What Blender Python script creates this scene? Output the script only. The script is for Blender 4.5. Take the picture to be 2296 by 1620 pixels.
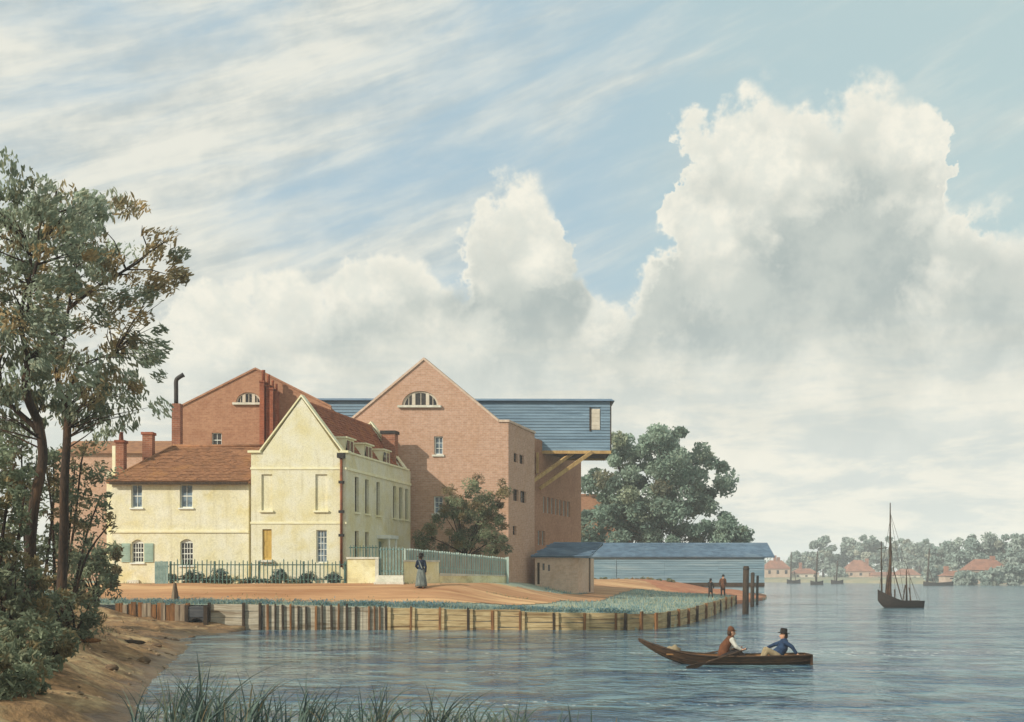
import bpy, bmesh, math, random
import numpy as np
from mathutils import Vector, Matrix

random.seed(11)
rng = np.random.default_rng(11)
scene = bpy.context.scene
for o in list(bpy.data.objects):
    bpy.data.objects.remove(o)
COL = scene.collection

# ------------------------------------------------------------------ camera
EYE, FOC, HORX, HORY = 2.5, 2462.0, 1148.0, 1290.0      # eye height over the water (m), focal length in units of a 2296 wide picture
cam_d = bpy.data.cameras.new('camera')
cam = bpy.data.objects.new('camera', cam_d)
COL.objects.link(cam)
cam.location = (0, 0, EYE)
cam.rotation_euler = (math.radians(90), 0, 0)
cam_d.sensor_width = 36
cam_d.lens = 36 * FOC / 2296
cam_d.shift_y = 480 / 2296
cam_d.clip_end = 6000
scene.camera = cam

def X(px, d): return (px - HORX) / FOC * d
def Z(py, d): return EYE + (HORY - py) / FOC * d
def P(px, py, d): return Vector((X(px, d), d, Z(py, d)))
def WD(py): return EYE * FOC / (py - HORY)              # distance of a point on the water

def lin(r, g, b):
    f = lambda c: c / 12.92 if c <= .04045 else ((c + .055) / 1.055) ** 2.4
    return (f(r / 255), f(g / 255), f(b / 255), 1)

# ------------------------------------------------------------------ node helpers
class NT:
    def __init__(s, tree): s.t = tree
    def n(s, typ, **kw):
        nd = s.t.nodes.new(typ)
        for k, v in kw.items(): setattr(nd, k, v)
        return nd
    def set(s, sock, v):
        if isinstance(v, bpy.types.NodeSocket): s.t.links.new(v, sock)
        elif v is not None: sock.default_value = v
    def m(s, op, a, b=None, c=None, clamp=False):
        nd = s.n('ShaderNodeMath', operation=op, use_clamp=clamp)
        for i, v in enumerate((a, b, c)): s.set(nd.inputs[i], v)
        return nd.outputs[0]
    def ss(s, v, lo, hi):                                # smoothstep
        nd = s.n('ShaderNodeMapRange', interpolation_type='SMOOTHSTEP')
        s.set(nd.inputs[0], v); s.set(nd.inputs[1], lo); s.set(nd.inputs[2], hi)
        return nd.outputs[0]
    def mix(s, f, a, b, typ='MIX'):
        nd = s.n('ShaderNodeMix', data_type='RGBA', blend_type=typ)
        s.set(nd.inputs[0], f); s.set(nd.inputs[6], a); s.set(nd.inputs[7], b)
        return nd.outputs[2]
    def noise(s, vec, scale, detail=4, rough=.55, dist=0):
        nd = s.n('ShaderNodeTexNoise')
        s.set(nd.inputs['Vector'], vec); nd.inputs['Scale'].default_value = scale
        nd.inputs['Detail'].default_value = detail; nd.inputs['Roughness'].default_value = rough
        nd.inputs['Distortion'].default_value = dist
        return nd
    def vec(s, x, y, z):
        nd = s.n('ShaderNodeCombineXYZ')
        for i, v in enumerate((x, y, z)): s.set(nd.inputs[i], v)
        return nd.outputs[0]
    def curve(s, v, pts):
        nd = s.n('ShaderNodeFloatCurve'); s.set(nd.inputs[1], v)
        c = nd.mapping.curves[0]
        c.points[0].location = pts[0]; c.points[1].location = pts[-1]
        for p in pts[1:-1]: c.points.new(*p)
        nd.mapping.update()
        return nd.outputs[0]

# ------------------------------------------------------------------ sun + sky
TO_SUN = Vector((-1.3, -1.0, .92)).normalized()
sun_d = bpy.data.lights.new('sun', 'SUN')
sun_d.energy = 3.9; sun_d.angle = math.radians(.6); sun_d.color = (1, .95, .84)
sun = bpy.data.objects.new('sun', sun_d); COL.objects.link(sun)
sun.location = (-40, -30, 40)
sun.rotation_euler = TO_SUN.to_track_quat('Z', 'Y').to_euler()

world = bpy.data.worlds.new('World'); scene.world = world; world.use_nodes = True
w = NT(world.node_tree); world.node_tree.nodes.clear()
def sky_nodes():
    STR = .1
    sky = w.n('ShaderNodeTexSky', sky_type='NISHITA', sun_disc=False)
    sky.sun_elevation = math.asin(TO_SUN.z); sky.sun_rotation = math.atan2(TO_SUN.x, TO_SUN.y) % (2 * math.pi)
    sky.air_density = 1.0; sky.dust_density = 1.5
    tc = w.n('ShaderNodeTexCoord'); sp = w.n('ShaderNodeSeparateXYZ')
    D = tc.outputs['Generated']; world.node_tree.links.new(D, sp.inputs[0])
    x, y, z = sp.outputs
    az = w.m('ARCTAN2', x, y)
    hyp = w.m('MAXIMUM', w.m('SQRT', w.m('ADD', w.m('MULTIPLY', x, x), w.m('MULTIPLY', y, y))), .02)
    t = w.m('MINIMUM', w.m('MAXIMUM', w.m('DIVIDE', z, hyp), 0), 3)
    A0, AW = .44, .88
    # billow noises
    n1 = w.noise(D, 7, 3, .5); n2 = w.noise(D, 22, 5, .6); n3 = w.noise(D, 60, 4, .6)
    vor = w.n('ShaderNodeTexVoronoi', feature='SMOOTH_F1'); vor.inputs['Scale'].default_value = 17
    vor.inputs['Smoothness'].default_value = .25
    wv = w.n('ShaderNodeVectorMath', operation='MULTIPLY_ADD')
    world.node_tree.links.new(n2.outputs['Color'], wv.inputs[0]); wv.inputs[1].default_value = (.06,) * 3
    world.node_tree.links.new(D, wv.inputs[2]); world.node_tree.links.new(wv.outputs[0], vor.inputs['Vector'])
    vd = vor.outputs['Distance']
    c1 = w.m('SUBTRACT', n1.outputs[0], .5); c2 = w.m('SUBTRACT', n2.outputs[0], .5); c3 = w.m('SUBTRACT', n3.outputs[0], .5)
    def fold(off):
        return w.m('DIVIDE', w.m('PINGPONG', w.m('ADD', w.m('ADD', az, off), A0), AW), AW)
    u = fold(w.m('ADD', w.m('MULTIPLY', c2, .10), w.m('MULTIPLY', c3, .03)))
    us = fold(w.m('MULTIPLY', c1, .22))
    bil = w.m('ADD', w.m('ADD', w.m('MULTIPLY', c2, .07), w.m('MULTIPLY', c3, .045)), w.m('MULTIPLY', w.m('SUBTRACT', .45, vd), .085))
    def uv(px, py):
        a = math.atan((px - HORX) / FOC); return ((a + A0) / AW, (HORY - py) / FOC * math.cos(a))
    top = [(60, 900), (230, 760), (400, 665), (470, 640), (620, 610), (780, 560), (870, 515), (940, 515), (1000, 555), (1045, 470),
           (1080, 415), (1150, 395), (1235, 405), (1275, 480), (1300, 585), (1390, 600), (1430, 545), (1490, 490), (1510, 330),
           (1555, 225), (1640, 195), (1710, 165), (1790, 185), (1850, 165), (1950, 155), (2030, 195), (2100, 235), (2125, 390),
           (2160, 410), (2200, 365), (2290, 385)]
    h = w.curve(u, [uv(*p) for p in top])
    e0 = w.m('SUBTRACT', h, t)
    e = w.m('ADD', e0, w.m('MULTIPLY', bil, w.ss(e0, -.028, .012)))
    cum = w.ss(e, -.002, .024)
    shd = [(60, 1000), (400, 820), (700, 760), (870, 690), (1000, 690), (1090, 580), (1150, 500), (1240, 500), (1290, 670), (1450, 700),
           (1560, 560), (1650, 590), (1750, 450), (1850, 320), (2000, 310), (2080, 430), (2150, 590), (2200, 560), (2290, 600)]
    h2 = w.curve(us, [uv(*p) for p in shd])
    e2 = w.m('ADD', w.m('SUBTRACT', h2, t), w.m('ADD', w.m('MULTIPLY', c1, .16), w.m('MULTIPLY', c2, .12)))
    shade = w.ss(e2, -.02, .055)
    shade = w.m('MULTIPLY', shade, w.ss(t, .09, .27))                      # towards the horizon the bank is thin and bright
    # small form shadow on the billows
    form = w.m('MULTIPLY', w.ss(w.m('ADD', w.m('MULTIPLY', c2, .8), w.m('SUBTRACT', vd, .36)), -.12, .38), .60)
    mot = w.m('ADD', .45, w.m('MULTIPLY', w.ss(w.noise(D, 11, 7, .66, .25).outputs[0], .60, .40), .75))
    shade = w.m('MINIMUM', w.m('ADD', w.m('MULTIPLY', w.m('MULTIPLY', shade, mot), .88), w.m('MULTIPLY', form, w.ss(e, .01, .06))), 1)
    # high streaks
    th = math.radians(21)
    a = w.m('ADD', w.m('MULTIPLY', az, math.cos(th)), w.m('MULTIPLY', t, math.sin(th)))
    b = w.m('SUBTRACT', w.m('MULTIPLY', t, math.cos(th)), w.m('MULTIPLY', az, math.sin(th)))
    st1 = w.noise(w.vec(w.m('MULTIPLY', a, 3.2), w.m('MULTIPLY', b, 15), 0.0), 1.0, 6, .6, .6)
    st2 = w.noise(w.vec(w.m('MULTIPLY', a, 9), w.m('MULTIPLY', b, 48), 3.3), 1.0, 4, .6, .3)
    fu = fold(w.m('MULTIPLY', c1, .1))
    amount = w.curve(fu, [(0, .71), (.2, .68), (.36, .56), (.47, .42), (.6, .36), (.78, .28), (1, .25)])
    low = w.m('MULTIPLY', w.ss(t, .42, .18), .12)
    sv = w.m('ADD', w.m('ADD', w.m('MULTIPLY', w.m('SUBTRACT', st1.outputs[0], .5), 1.35), w.m('MULTIPLY', w.m('SUBTRACT', st2.outputs[0], .5), .28)), w.m('ADD', amount, low))
    streak = w.ss(sv, .20, .84)
    K = 1 / STR
    def col(r, g, b_, k=1.0):
        l = lin(r, g, b_); return (l[0] * K * k, l[1] * K * k, l[2] * K * k, 1)
    blue = w.mix(w.curve(fu, [(0, 0), (.5, .15), (.75, .7), (1, .9)]), col(166, 193, 208), col(185, 206, 204))
    blue = w.mix(.10, blue, sky.outputs[0])
    wisp = w.mix(w.ss(w.m('ADD', w.m('MULTIPLY', st2.outputs[0], .6), w.m('MULTIPLY', n2.outputs[0], .4)), .34, .62), col(190, 197, 194), col(228, 227, 215))
    base = w.mix(w.m('MULTIPLY', streak, .95), blue, wisp)
    lit = w.mix(w.ss(n3.outputs[0], .35, .65), col(223, 224, 213), col(237, 234, 220))
    cl = w.mix(shade, lit, w.mix(w.ss(n2.outputs[0], .3, .7), col(165, 176, 174), col(193, 199, 192)))
    cl = w.mix(w.m('MULTIPLY', w.ss(t, .28, .05), .88), cl, w.mix(w.ss(w.noise(w.vec(w.m('MULTIPLY', az, 4), w.m('MULTIPLY', t, 16), 0.0), 1.9, 6, .65, .25).outputs[0], .40, .60), col(205, 211, 206), col(238, 234, 219)))
    out = w.mix(cum, base, cl)
    bg = w.n('ShaderNodeBackground'); bg.inputs[1].default_value = STR
    world.node_tree.links.new(out, bg.inputs[0])
    o = w.n('ShaderNodeOutputWorld'); world.node_tree.links.new(bg.outputs[0], o.inputs[0])
sky_nodes()

scene.render.engine = 'CYCLES'
scene.view_settings.view_transform = 'Standard'
scene.view_settings.look = 'None'
scene.view_settings.exposure = 0.12
scene.view_settings.gamma = 1.0
scene.cycles.volume_bounces = 1
scene.cycles.max_bounces = 6
scene.render.resolution_x = 1024; scene.render.resolution_y = 722

# ------------------------------------------------------------------ materials
MATS = {}
def mat(name, c1, c2=None, scale=3.0, rough=.85, bump=.15, bscale=30, streak=None, stretch=(1, 1, 1), c3=None, s3=.6, lo=.35, hi=.65, metal=0, spec=.3, fine=.12):
    m = bpy.data.materials.new(name); m.use_nodes = True; MATS[name] = m
    t = NT(m.node_tree); p = m.node_tree.nodes['Principled BSDF']
    g = t.n('ShaderNodeNewGeometry')
    mp = t.n('ShaderNodeMapping'); mp.inputs['Scale'].default_value = stretch
    m.node_tree.links.new(g.outputs['Position'], mp.inputs[0]); v = mp.outputs[0]
    a = t.noise(v, scale, 6, .6)
    c = t.mix(t.ss(a.outputs[0], lo, hi), c1, c2 or c1)
    if c3: c = t.mix(t.ss(t.noise(v, s3, 4, .6, .5).outputs[0], .48, .72), c, c3)
    if streak:
        sp_ = t.n('ShaderNodeSeparateXYZ'); m.node_tree.links.new(g.outputs['Position'], sp_.inputs[0])
        hv = t.m('ADD', sp_.outputs[0], sp_.outputs[1])
        sv_ = t.noise(t.vec(t.m('MULTIPLY', hv, 3.4), t.m('MULTIPLY', sp_.outputs[2], .22), 0.0), 1.0, 5, .65)
        c = t.mix(t.m('MULTIPLY', t.ss(sv_.outputs[0], .50, .74), .55), c, streak)
        pt = t.noise(v, 1.9, 5, .7, .7)
        c = t.mix(t.m('MULTIPLY', t.ss(pt.outputs[0], .58, .66), .35), c, streak)
    f = t.noise(v, bscale, 4, .65)
    if fine: c = t.mix(fine * 2, c, t.mix(t.ss(f.outputs[0], .32, .68), (.35, .33, .3, 1), (1.0, 1.0, 1.0, 1)), 'MULTIPLY')
    t.set(p.inputs['Base Color'], c); p.inputs['Roughness'].default_value = rough
    p.inputs['Metallic'].default_value = metal; p.inputs['Specular IOR Level'].default_value = spec
    if bump:
        b = t.n('ShaderNodeBump'); b.inputs['Strength'].default_value = bump; b.inputs['Distance'].default_value = .05
        m.node_tree.links.new(f.outputs[0], b.inputs['Height']); m.node_tree.links.new(b.outputs[0], p.inputs['Normal'])
    return m

def brick_mat(name, c1, c2, stain, mortar):
    m = bpy.data.materials.new(name); m.use_nodes = True; MATS[name] = m
    t = NT(m.node_tree); p = m.node_tree.nodes['Principled BSDF']; L = m.node_tree.links
    g = t.n('ShaderNodeNewGeometry'); s = t.n('ShaderNodeSeparateXYZ'); L.new(g.outputs['Position'], s.inputs[0])
    uvv = t.vec(t.m('ADD', s.outputs[0], s.outputs[1]), s.outputs[2], 0.0)
    br = t.n('ShaderNodeTexBrick'); L.new(uvv, br.inputs[0]); br.inputs['Scale'].default_value = 1
    br.inputs['Brick Width'].default_value = .30; br.inputs['Row Height'].default_value = .11; br.inputs['Mortar Size'].default_value = .013
    br.inputs['Color1'].default_value = c1; br.inputs['Color2'].default_value = c2; br.inputs['Mortar'].default_value = mortar
    big = t.noise(g.outputs['Position'], .5, 8, .72, .6)
    med = t.noise(g.outputs['Position'], 5.0, 7, .78)
    c = t.mix(t.m('MULTIPLY', t.ss(big.outputs[0], .42, .7), .7), br.outputs[0], stain)
    c = t.mix(.45, c, t.mix(t.ss(med.outputs[0], .3, .66), (.56, .50, .47, 1), (1.12, 1.12, 1.12, 1)), 'MULTIPLY')
    # rain streaks
    stv = t.vec(t.m('MULTIPLY', t.m('ADD', s.outputs[0], s.outputs[1]), 2.2), t.m('MULTIPLY', s.outputs[2], .16), 0.0)
    c = t.mix(t.m('MULTIPLY', t.ss(t.noise(stv, 1, 4, .6).outputs[0], .55, .75), .3), c, stain)
    t.set(p.inputs['Base Color'], c); p.inputs['Roughness'].default_value = .9; p.inputs['Specular IOR Level'].default_value = .2
    b = t.n('ShaderNodeBump'); b.inputs['Strength'].default_value = .35; b.inputs['Distance'].default_value = .03
    L.new(med.outputs[0], b.inputs['Height']); L.new(b.outputs[0], p.inputs['Normal'])
    return m

def leaf_mat(name, pale=.25, rough=.75):
    m = bpy.data.materials.new(name); m.use_nodes = True; MATS[name] = m
    t = NT(m.node_tree); L = m.node_tree.links; p = m.node_tree.nodes['Principled BSDF']
    at = t.n('ShaderNodeAttribute', attribute_name='tint')
    L.new(at.outputs['Color'], p.inputs['Base Color']); p.inputs['Roughness'].default_value = rough
    p.inputs['Specular IOR Level'].default_value = .25
    tr = t.n('ShaderNodeBsdfTranslucent'); L.new(at.outputs['Color'], tr.inputs[0])
    mx = t.n('ShaderNodeMixShader'); mx.inputs[0].default_value = pale
    L.new(p.outputs[0], mx.inputs[1]); L.new(tr.outputs[0], mx.inputs[2])
    L.new(mx.outputs[0], m.node_tree.nodes['Material Output'].inputs[0])
    return m

mat('yellow_render', lin(230, 221, 182), lin(234, 228, 202), 1.1, .92, .25, 14, streak=lin(198, 187, 150), c3=lin(224, 211, 160), s3=.7, fine=.13)
mat('yellow_trim', lin(233, 222, 175), lin(240, 234, 200), 2, .9, .05, 30, fine=.05)
mat('cream_wall', lin(236, 224, 170), lin(243, 235, 195), 1.4, .92, .12, 20, streak=lin(190, 176, 132), c3=lin(205, 190, 140), s3=1.1, fine=.12)
mat('stone_step', lin(205, 200, 180), lin(228, 222, 205), 3, .85, .15, 25)
mat('blind_panel', lin(226, 212, 150), lin(232, 220, 168), 2, .92, .05, 25, fine=.05)
brick_mat('mill_brick', lin(200, 160, 136), lin(184, 142, 116), lin(186, 146, 116), lin(196, 170, 148))
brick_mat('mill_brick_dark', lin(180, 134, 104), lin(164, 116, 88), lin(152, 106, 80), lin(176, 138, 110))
brick_mat('chimney_brick', lin(170, 110, 82), lin(142, 90, 68), lin(112, 72, 56), lin(170, 136, 112))
brick_mat('stack_brick', lin(166, 92, 62), lin(144, 78, 54), lin(92, 54, 42), lin(160, 110, 84))
brick_mat('shed_brick', lin(214, 188, 166), lin(204, 176, 152), lin(194, 160, 130), lin(208, 188, 168))
mat('brown_tile', lin(164, 116, 82), lin(134, 94, 66), 3.0, .9, .2, 14, stretch=(1, 1, 1), c3=lin(168, 120, 78), s3=.7)
mat('red_tile', lin(170, 104, 72), lin(138, 82, 58), 3.2, .9, .2, 14, c3=lin(176, 112, 68), s3=.9)
mat('blue_board', lin(122, 144, 158), lin(104, 126, 142), 1.2, .75, .12, 26, stretch=(.35, .35, 3), c3=lin(132, 156, 172), s3=.8)
mat('blue_slate', lin(106, 130, 150), lin(84, 106, 126), 1.8, .6, .15, 20, stretch=(.6, .6, 1.5), c3=lin(130, 148, 160), s3=.5, spec=.4)
mat('shed_board', lin(132, 156, 166), lin(112, 138, 150), 1.1, .8, .12, 24, stretch=(.25, .25, 3), c3=lin(150, 168, 172), s3=.6)
mat('ochre_timber', lin(196, 162, 106), lin(168, 132, 82), 4, .85, .2, 20, stretch=(1, 1, .4))
mat('black_iron', lin(46, 44, 42), lin(62, 54, 48), 4, .6, .1, 40)
mat('dark_timber', lin(52, 42, 33), lin(78, 62, 46), 4, .85, .25, 18, stretch=(3, 3, .5))
mat('rust_pipe', lin(150, 88, 54), lin(112, 66, 46), 3, .6, .1, 30)
mat('white_paint', lin(232, 232, 220), lin(218, 218, 208), 3, .6, .03, 40, fine=.03)
mat('green_shutter', lin(162, 182, 164), lin(146, 168, 152), 3, .7, .05, 40, fine=.04)
mat('ochre_door', lin(206, 172, 92), lin(192, 156, 80), 3, .7, .05, 40)
mat('rail_green', lin(70, 98, 90), lin(92, 120, 110), 5, .6, .05, 40)
mat('paling_green', lin(186, 200, 186), lin(150, 174, 168), 4, .75, .1, 30, stretch=(5, 5, .4))
mat('gate_green', lin(142, 162, 152), lin(112, 138, 132), 4, .7, .08, 30)
mat('pile_brown', lin(160, 112, 68), lin(112, 76, 46), 3.5, .9, .3, 16, stretch=(4, 4, .35), c3=lin(78, 60, 42), s3=1.2)
mat('pile_grey', lin(168, 150, 126), lin(136, 118, 98), 3.5, .9, .3, 16, stretch=(4, 4, .35), c3=lin(108, 90, 72), s3=1.0)
mat('plank_ochre', lin(206, 182, 136), lin(176, 148, 104), 3.0, .88, .25, 18, stretch=(.5, .5, 6), c3=lin(128, 98, 62), s3=.9)
mat('plank_grey', lin(200, 190, 168), lin(172, 158, 134), 3.0, .88, .25, 18, stretch=(.5, .5, 6), c3=lin(126, 106, 82), s3=.9)
mat('sluice_grey', lin(96, 96, 96), lin(70, 72, 76), 3, .85, .2, 18, stretch=(.5, .5, 4))
mat('hole_black', lin(18, 16, 15), None, 3, .95, 0, fine=0)
mat('path_earth', lin(194, 148, 106), lin(166, 118, 80), 1.1, .95, .6, 7, stretch=(.14, 1.5, 1), c3=lin(224, 182, 132), s3=.5)
mat('red_earth', lin(184, 124, 90), lin(166, 106, 76), .8, .95, .6, 5, c3=lin(198, 146, 106), s3=.45)
mat('mud', lin(168, 130, 88), lin(122, 94, 64), 2.2, .88, 1.0, 6.5, c3=lin(192, 164, 120), s3=.9, spec=.3, fine=.24)
def wet_mud():
    m = MATS['mud']; t = NT(m.node_tree); p = m.node_tree.nodes['Principled BSDF']; L = m.node_tree.links
    src = p.inputs['Base Color'].links[0].from_socket
    g = t.n('ShaderNodeNewGeometry'); sp_ = t.n('ShaderNodeSeparateXYZ'); L.new(g.outputs['Position'], sp_.inputs[0])
    wz = t.m('ADD', sp_.outputs[2], t.m('MULTIPLY', t.m('SUBTRACT', t.noise(g.outputs['Position'], 1.3, 5, .65).outputs[0], .5), .5))
    wet = t.ss(wz, .30, .04)                               # soaked by the river up to an uneven line
    t.set(p.inputs['Base Color'], t.mix(t.m('MULTIPLY', wet, .62), src, lin(88, 66, 46)))
    t.set(p.inputs['Roughness'], t.m('SUBTRACT', .9, t.m('MULTIPLY', wet, .5)))
wet_mud()
mat('turf', lin(166, 170, 148), lin(144, 158, 142), 1.2, .95, .4, 9, c3=lin(176, 164, 122), s3=.4)
mat('bark', lin(70, 54, 42), lin(44, 36, 30), 6, .95, .5, 14, stretch=(3, 3, .6), c3=lin(96, 70, 50), s3=1.5)
mat('hull_dark', lin(52, 40, 30), lin(34, 28, 23), 3, .7, .15, 20, stretch=(.6, 3, 4))
mat('hull_brown', lin(84, 60, 40), lin(58, 43, 31), 4, .65, .15, 20, stretch=(.6, 3, 5))
mat('boat_inner', lin(166, 122, 74), lin(140, 98, 58), 4, .7, .1, 20, stretch=(.6, 3, 5))
mat('sail_brown', lin(92, 66, 46), lin(70, 50, 36), 3, .9, .3, 12)
mat('sail_grey', lin(188, 184, 170), lin(172, 170, 160), 3, .9, .2, 12)
mat('far_roof', lin(160, 110, 86), lin(136, 94, 76), .6, .9, 0, 3)
mat('far_wall', lin(198, 172, 150), lin(180, 154, 132), .5, .9, 0, 3)
mat('far_wall_pale', lin(214, 202, 182), lin(200, 186, 164), .5, .9, 0, 3)
mat('far_shore', lin(150, 140, 112), lin(120, 126, 104), .06, .95, 0, 1)
mat('skin', lin(206, 158, 128), lin(196, 146, 116), 8, .6, .02, 60, fine=.02)
mat('cloth_blue', lin(46, 68, 96), lin(34, 52, 78), 9, .9, .2, 60)
mat('cloth_navy', lin(34, 46, 66), lin(26, 36, 52), 9, .9, .2, 60)
mat('cloth_grey', lin(132, 138, 130), lin(88, 96, 94), 22, .9, .2, 60, stretch=(1, 1, .04))
mat('cloth_brown', lin(112, 70, 44), lin(92, 58, 38), 9, .9, .2, 60)
mat('cloth_white', lin(192, 188, 174), lin(172, 170, 160), 9, .9, .1, 60, fine=.03)
mat('cloth_dark', lin(58, 46, 40), lin(44, 38, 36), 9, .9, .2, 60)
mat('cloth_buff', lin(160, 144, 112), lin(142, 126, 98), 9, .9, .2, 60)
mat('hat_black', lin(30, 27, 26), lin(40, 34, 30), 6, .85, .1, 50)
mat('hair', lin(74, 52, 36), lin(56, 40, 30), 30, .7, .2, 80)
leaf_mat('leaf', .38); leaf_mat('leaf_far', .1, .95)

def glass_mat():
    m = bpy.data.materials.new('window_glass'); m.use_nodes = True; MATS['window_glass'] = m
    t = NT(m.node_tree); p = m.node_tree.nodes['Principled BSDF']
    g = t.n('ShaderNodeNewGeometry')
    c = t.mix(t.ss(t.noise(g.outputs['Position'], 2.3, 2).outputs[0], .4, .6), lin(112, 130, 142), lin(72, 84, 92))
    t.set(p.inputs['Base Color'], c); p.inputs['Roughness'].default_value = .08; p.inputs['Specular IOR Level'].default_value = .6
    m2 = m.copy(); m2.name = 'dark_glass'; MATS['dark_glass'] = m2
    for nd in m2.node_tree.nodes:
        if nd.type == 'MIX': nd.inputs[6].default_value = lin(58, 52, 48); nd.inputs[7].default_value = lin(34, 32, 31)
glass_mat()

def water_mat():
    m = bpy.data.materials.new('river_water'); m.use_nodes = True; MATS['river_water'] = m
    t = NT(m.node_tree); p = m.node_tree.nodes['Principled BSDF']; L = m.node_tree.links
    g = t.n('ShaderNodeNewGeometry'); pos = g.outputs['Position']
    def mapped(sx, sy):
        mp = t.n('ShaderNodeMapping'); mp.inputs['Scale'].default_value = (sx, sy, 1); L.new(pos, mp.inputs[0]); return mp.outputs[0]
    a = t.noise(mapped(1.15, 1.25), 1.0, 3, .55, .5)
    b = t.noise(mapped(4.2, 4.0), 1.0, 3, .6, .3)
    c = t.noise(mapped(.05, .30), 1.0, 4, .6)
    e = t.noise(mapped(.34, .42), 1.0, 3, .55, .5)
    hgt = t.m('ADD', t.m('ADD', t.m('MULTIPLY', a.outputs[0], .75), t.m('MULTIPLY', b.outputs[0], .22)), t.m('MULTIPLY', e.outputs[0], 1.3))
    amp = t.m('ADD', .38, t.m('MULTIPLY', t.ss(c.outputs[0], .42, .58), .62))
    bmp = t.n('ShaderNodeBump'); bmp.inputs['Distance'].default_value = .34
    L.new(hgt, bmp.inputs['Height']); L.new(amp, bmp.inputs['Strength']); L.new(bmp.outputs[0], p.inputs['Normal'])
    col = t.mix(t.ss(t.m('ADD', t.m('MULTIPLY', e.outputs[0], .55), t.m('MULTIPLY', a.outputs[0], .45)), .40, .60), lin(112, 138, 142), lin(48, 80, 104))
    # glints on the ripples painted into the base colour as pale flecks, along the wind lanes
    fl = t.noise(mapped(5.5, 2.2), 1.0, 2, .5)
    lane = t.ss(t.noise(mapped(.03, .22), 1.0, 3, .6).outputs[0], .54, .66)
    glint = t.m('MULTIPLY', t.m('MULTIPLY', t.ss(fl.outputs[0], .60, .66), lane), .85)
    col = t.mix(glint, col, lin(226, 228, 218))
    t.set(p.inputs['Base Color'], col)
    p.inputs['Roughness'].default_value = .10; p.inputs['IOR'].default_value = 1.33; p.inputs['Specular IOR Level'].default_value = .20
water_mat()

# ------------------------------------------------------------------ object helpers
def wloc(o):
    v = Vector((0, 0, 0))
    while o is not None: v += o.location; o = o.parent
    return v

def mk(name, verts, faces, material, parent=None, smooth=False, kind=None):
    off = wloc(parent)
    me = bpy.data.meshes.new(name)
    me.from_pydata([tuple(Vector(v) - off) for v in verts], [], faces)
    me.materials.append(MATS[material])
    if smooth: me.polygons.foreach_set('use_smooth', [True] * len(me.polygons))
    me.update()
    o = bpy.data.objects.new(name, me); COL.objects.link(o); o.parent = parent
    if kind: o['kind'] = kind
    return o

def mk_bm(name, bm, material, parent=None, smooth=False, kind=None):
    off = wloc(parent)
    bmesh.ops.translate(bm, verts=bm.verts, vec=-off)
    me = bpy.data.meshes.new(name); bm.to_mesh(me); bm.free()
    me.materials.append(MATS[material])
    if smooth: me.polygons.foreach_set('use_smooth', [True] * len(me.polygons))
    o = bpy.data.objects.new(name, me); COL.objects.link(o); o.parent = parent
    if kind: o['kind'] = kind
    return o

def thing(name, loc, label, cat, group=None):
    o = bpy.data.objects.new(name, None); COL.objects.link(o); o.location = loc
    o.empty_display_size = .3
    return tag(o, label, cat, group)
def tag(o, label, cat, group=None):
    o['label'] = label; o['category'] = cat
    if group: o['group'] = group
    return o

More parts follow.
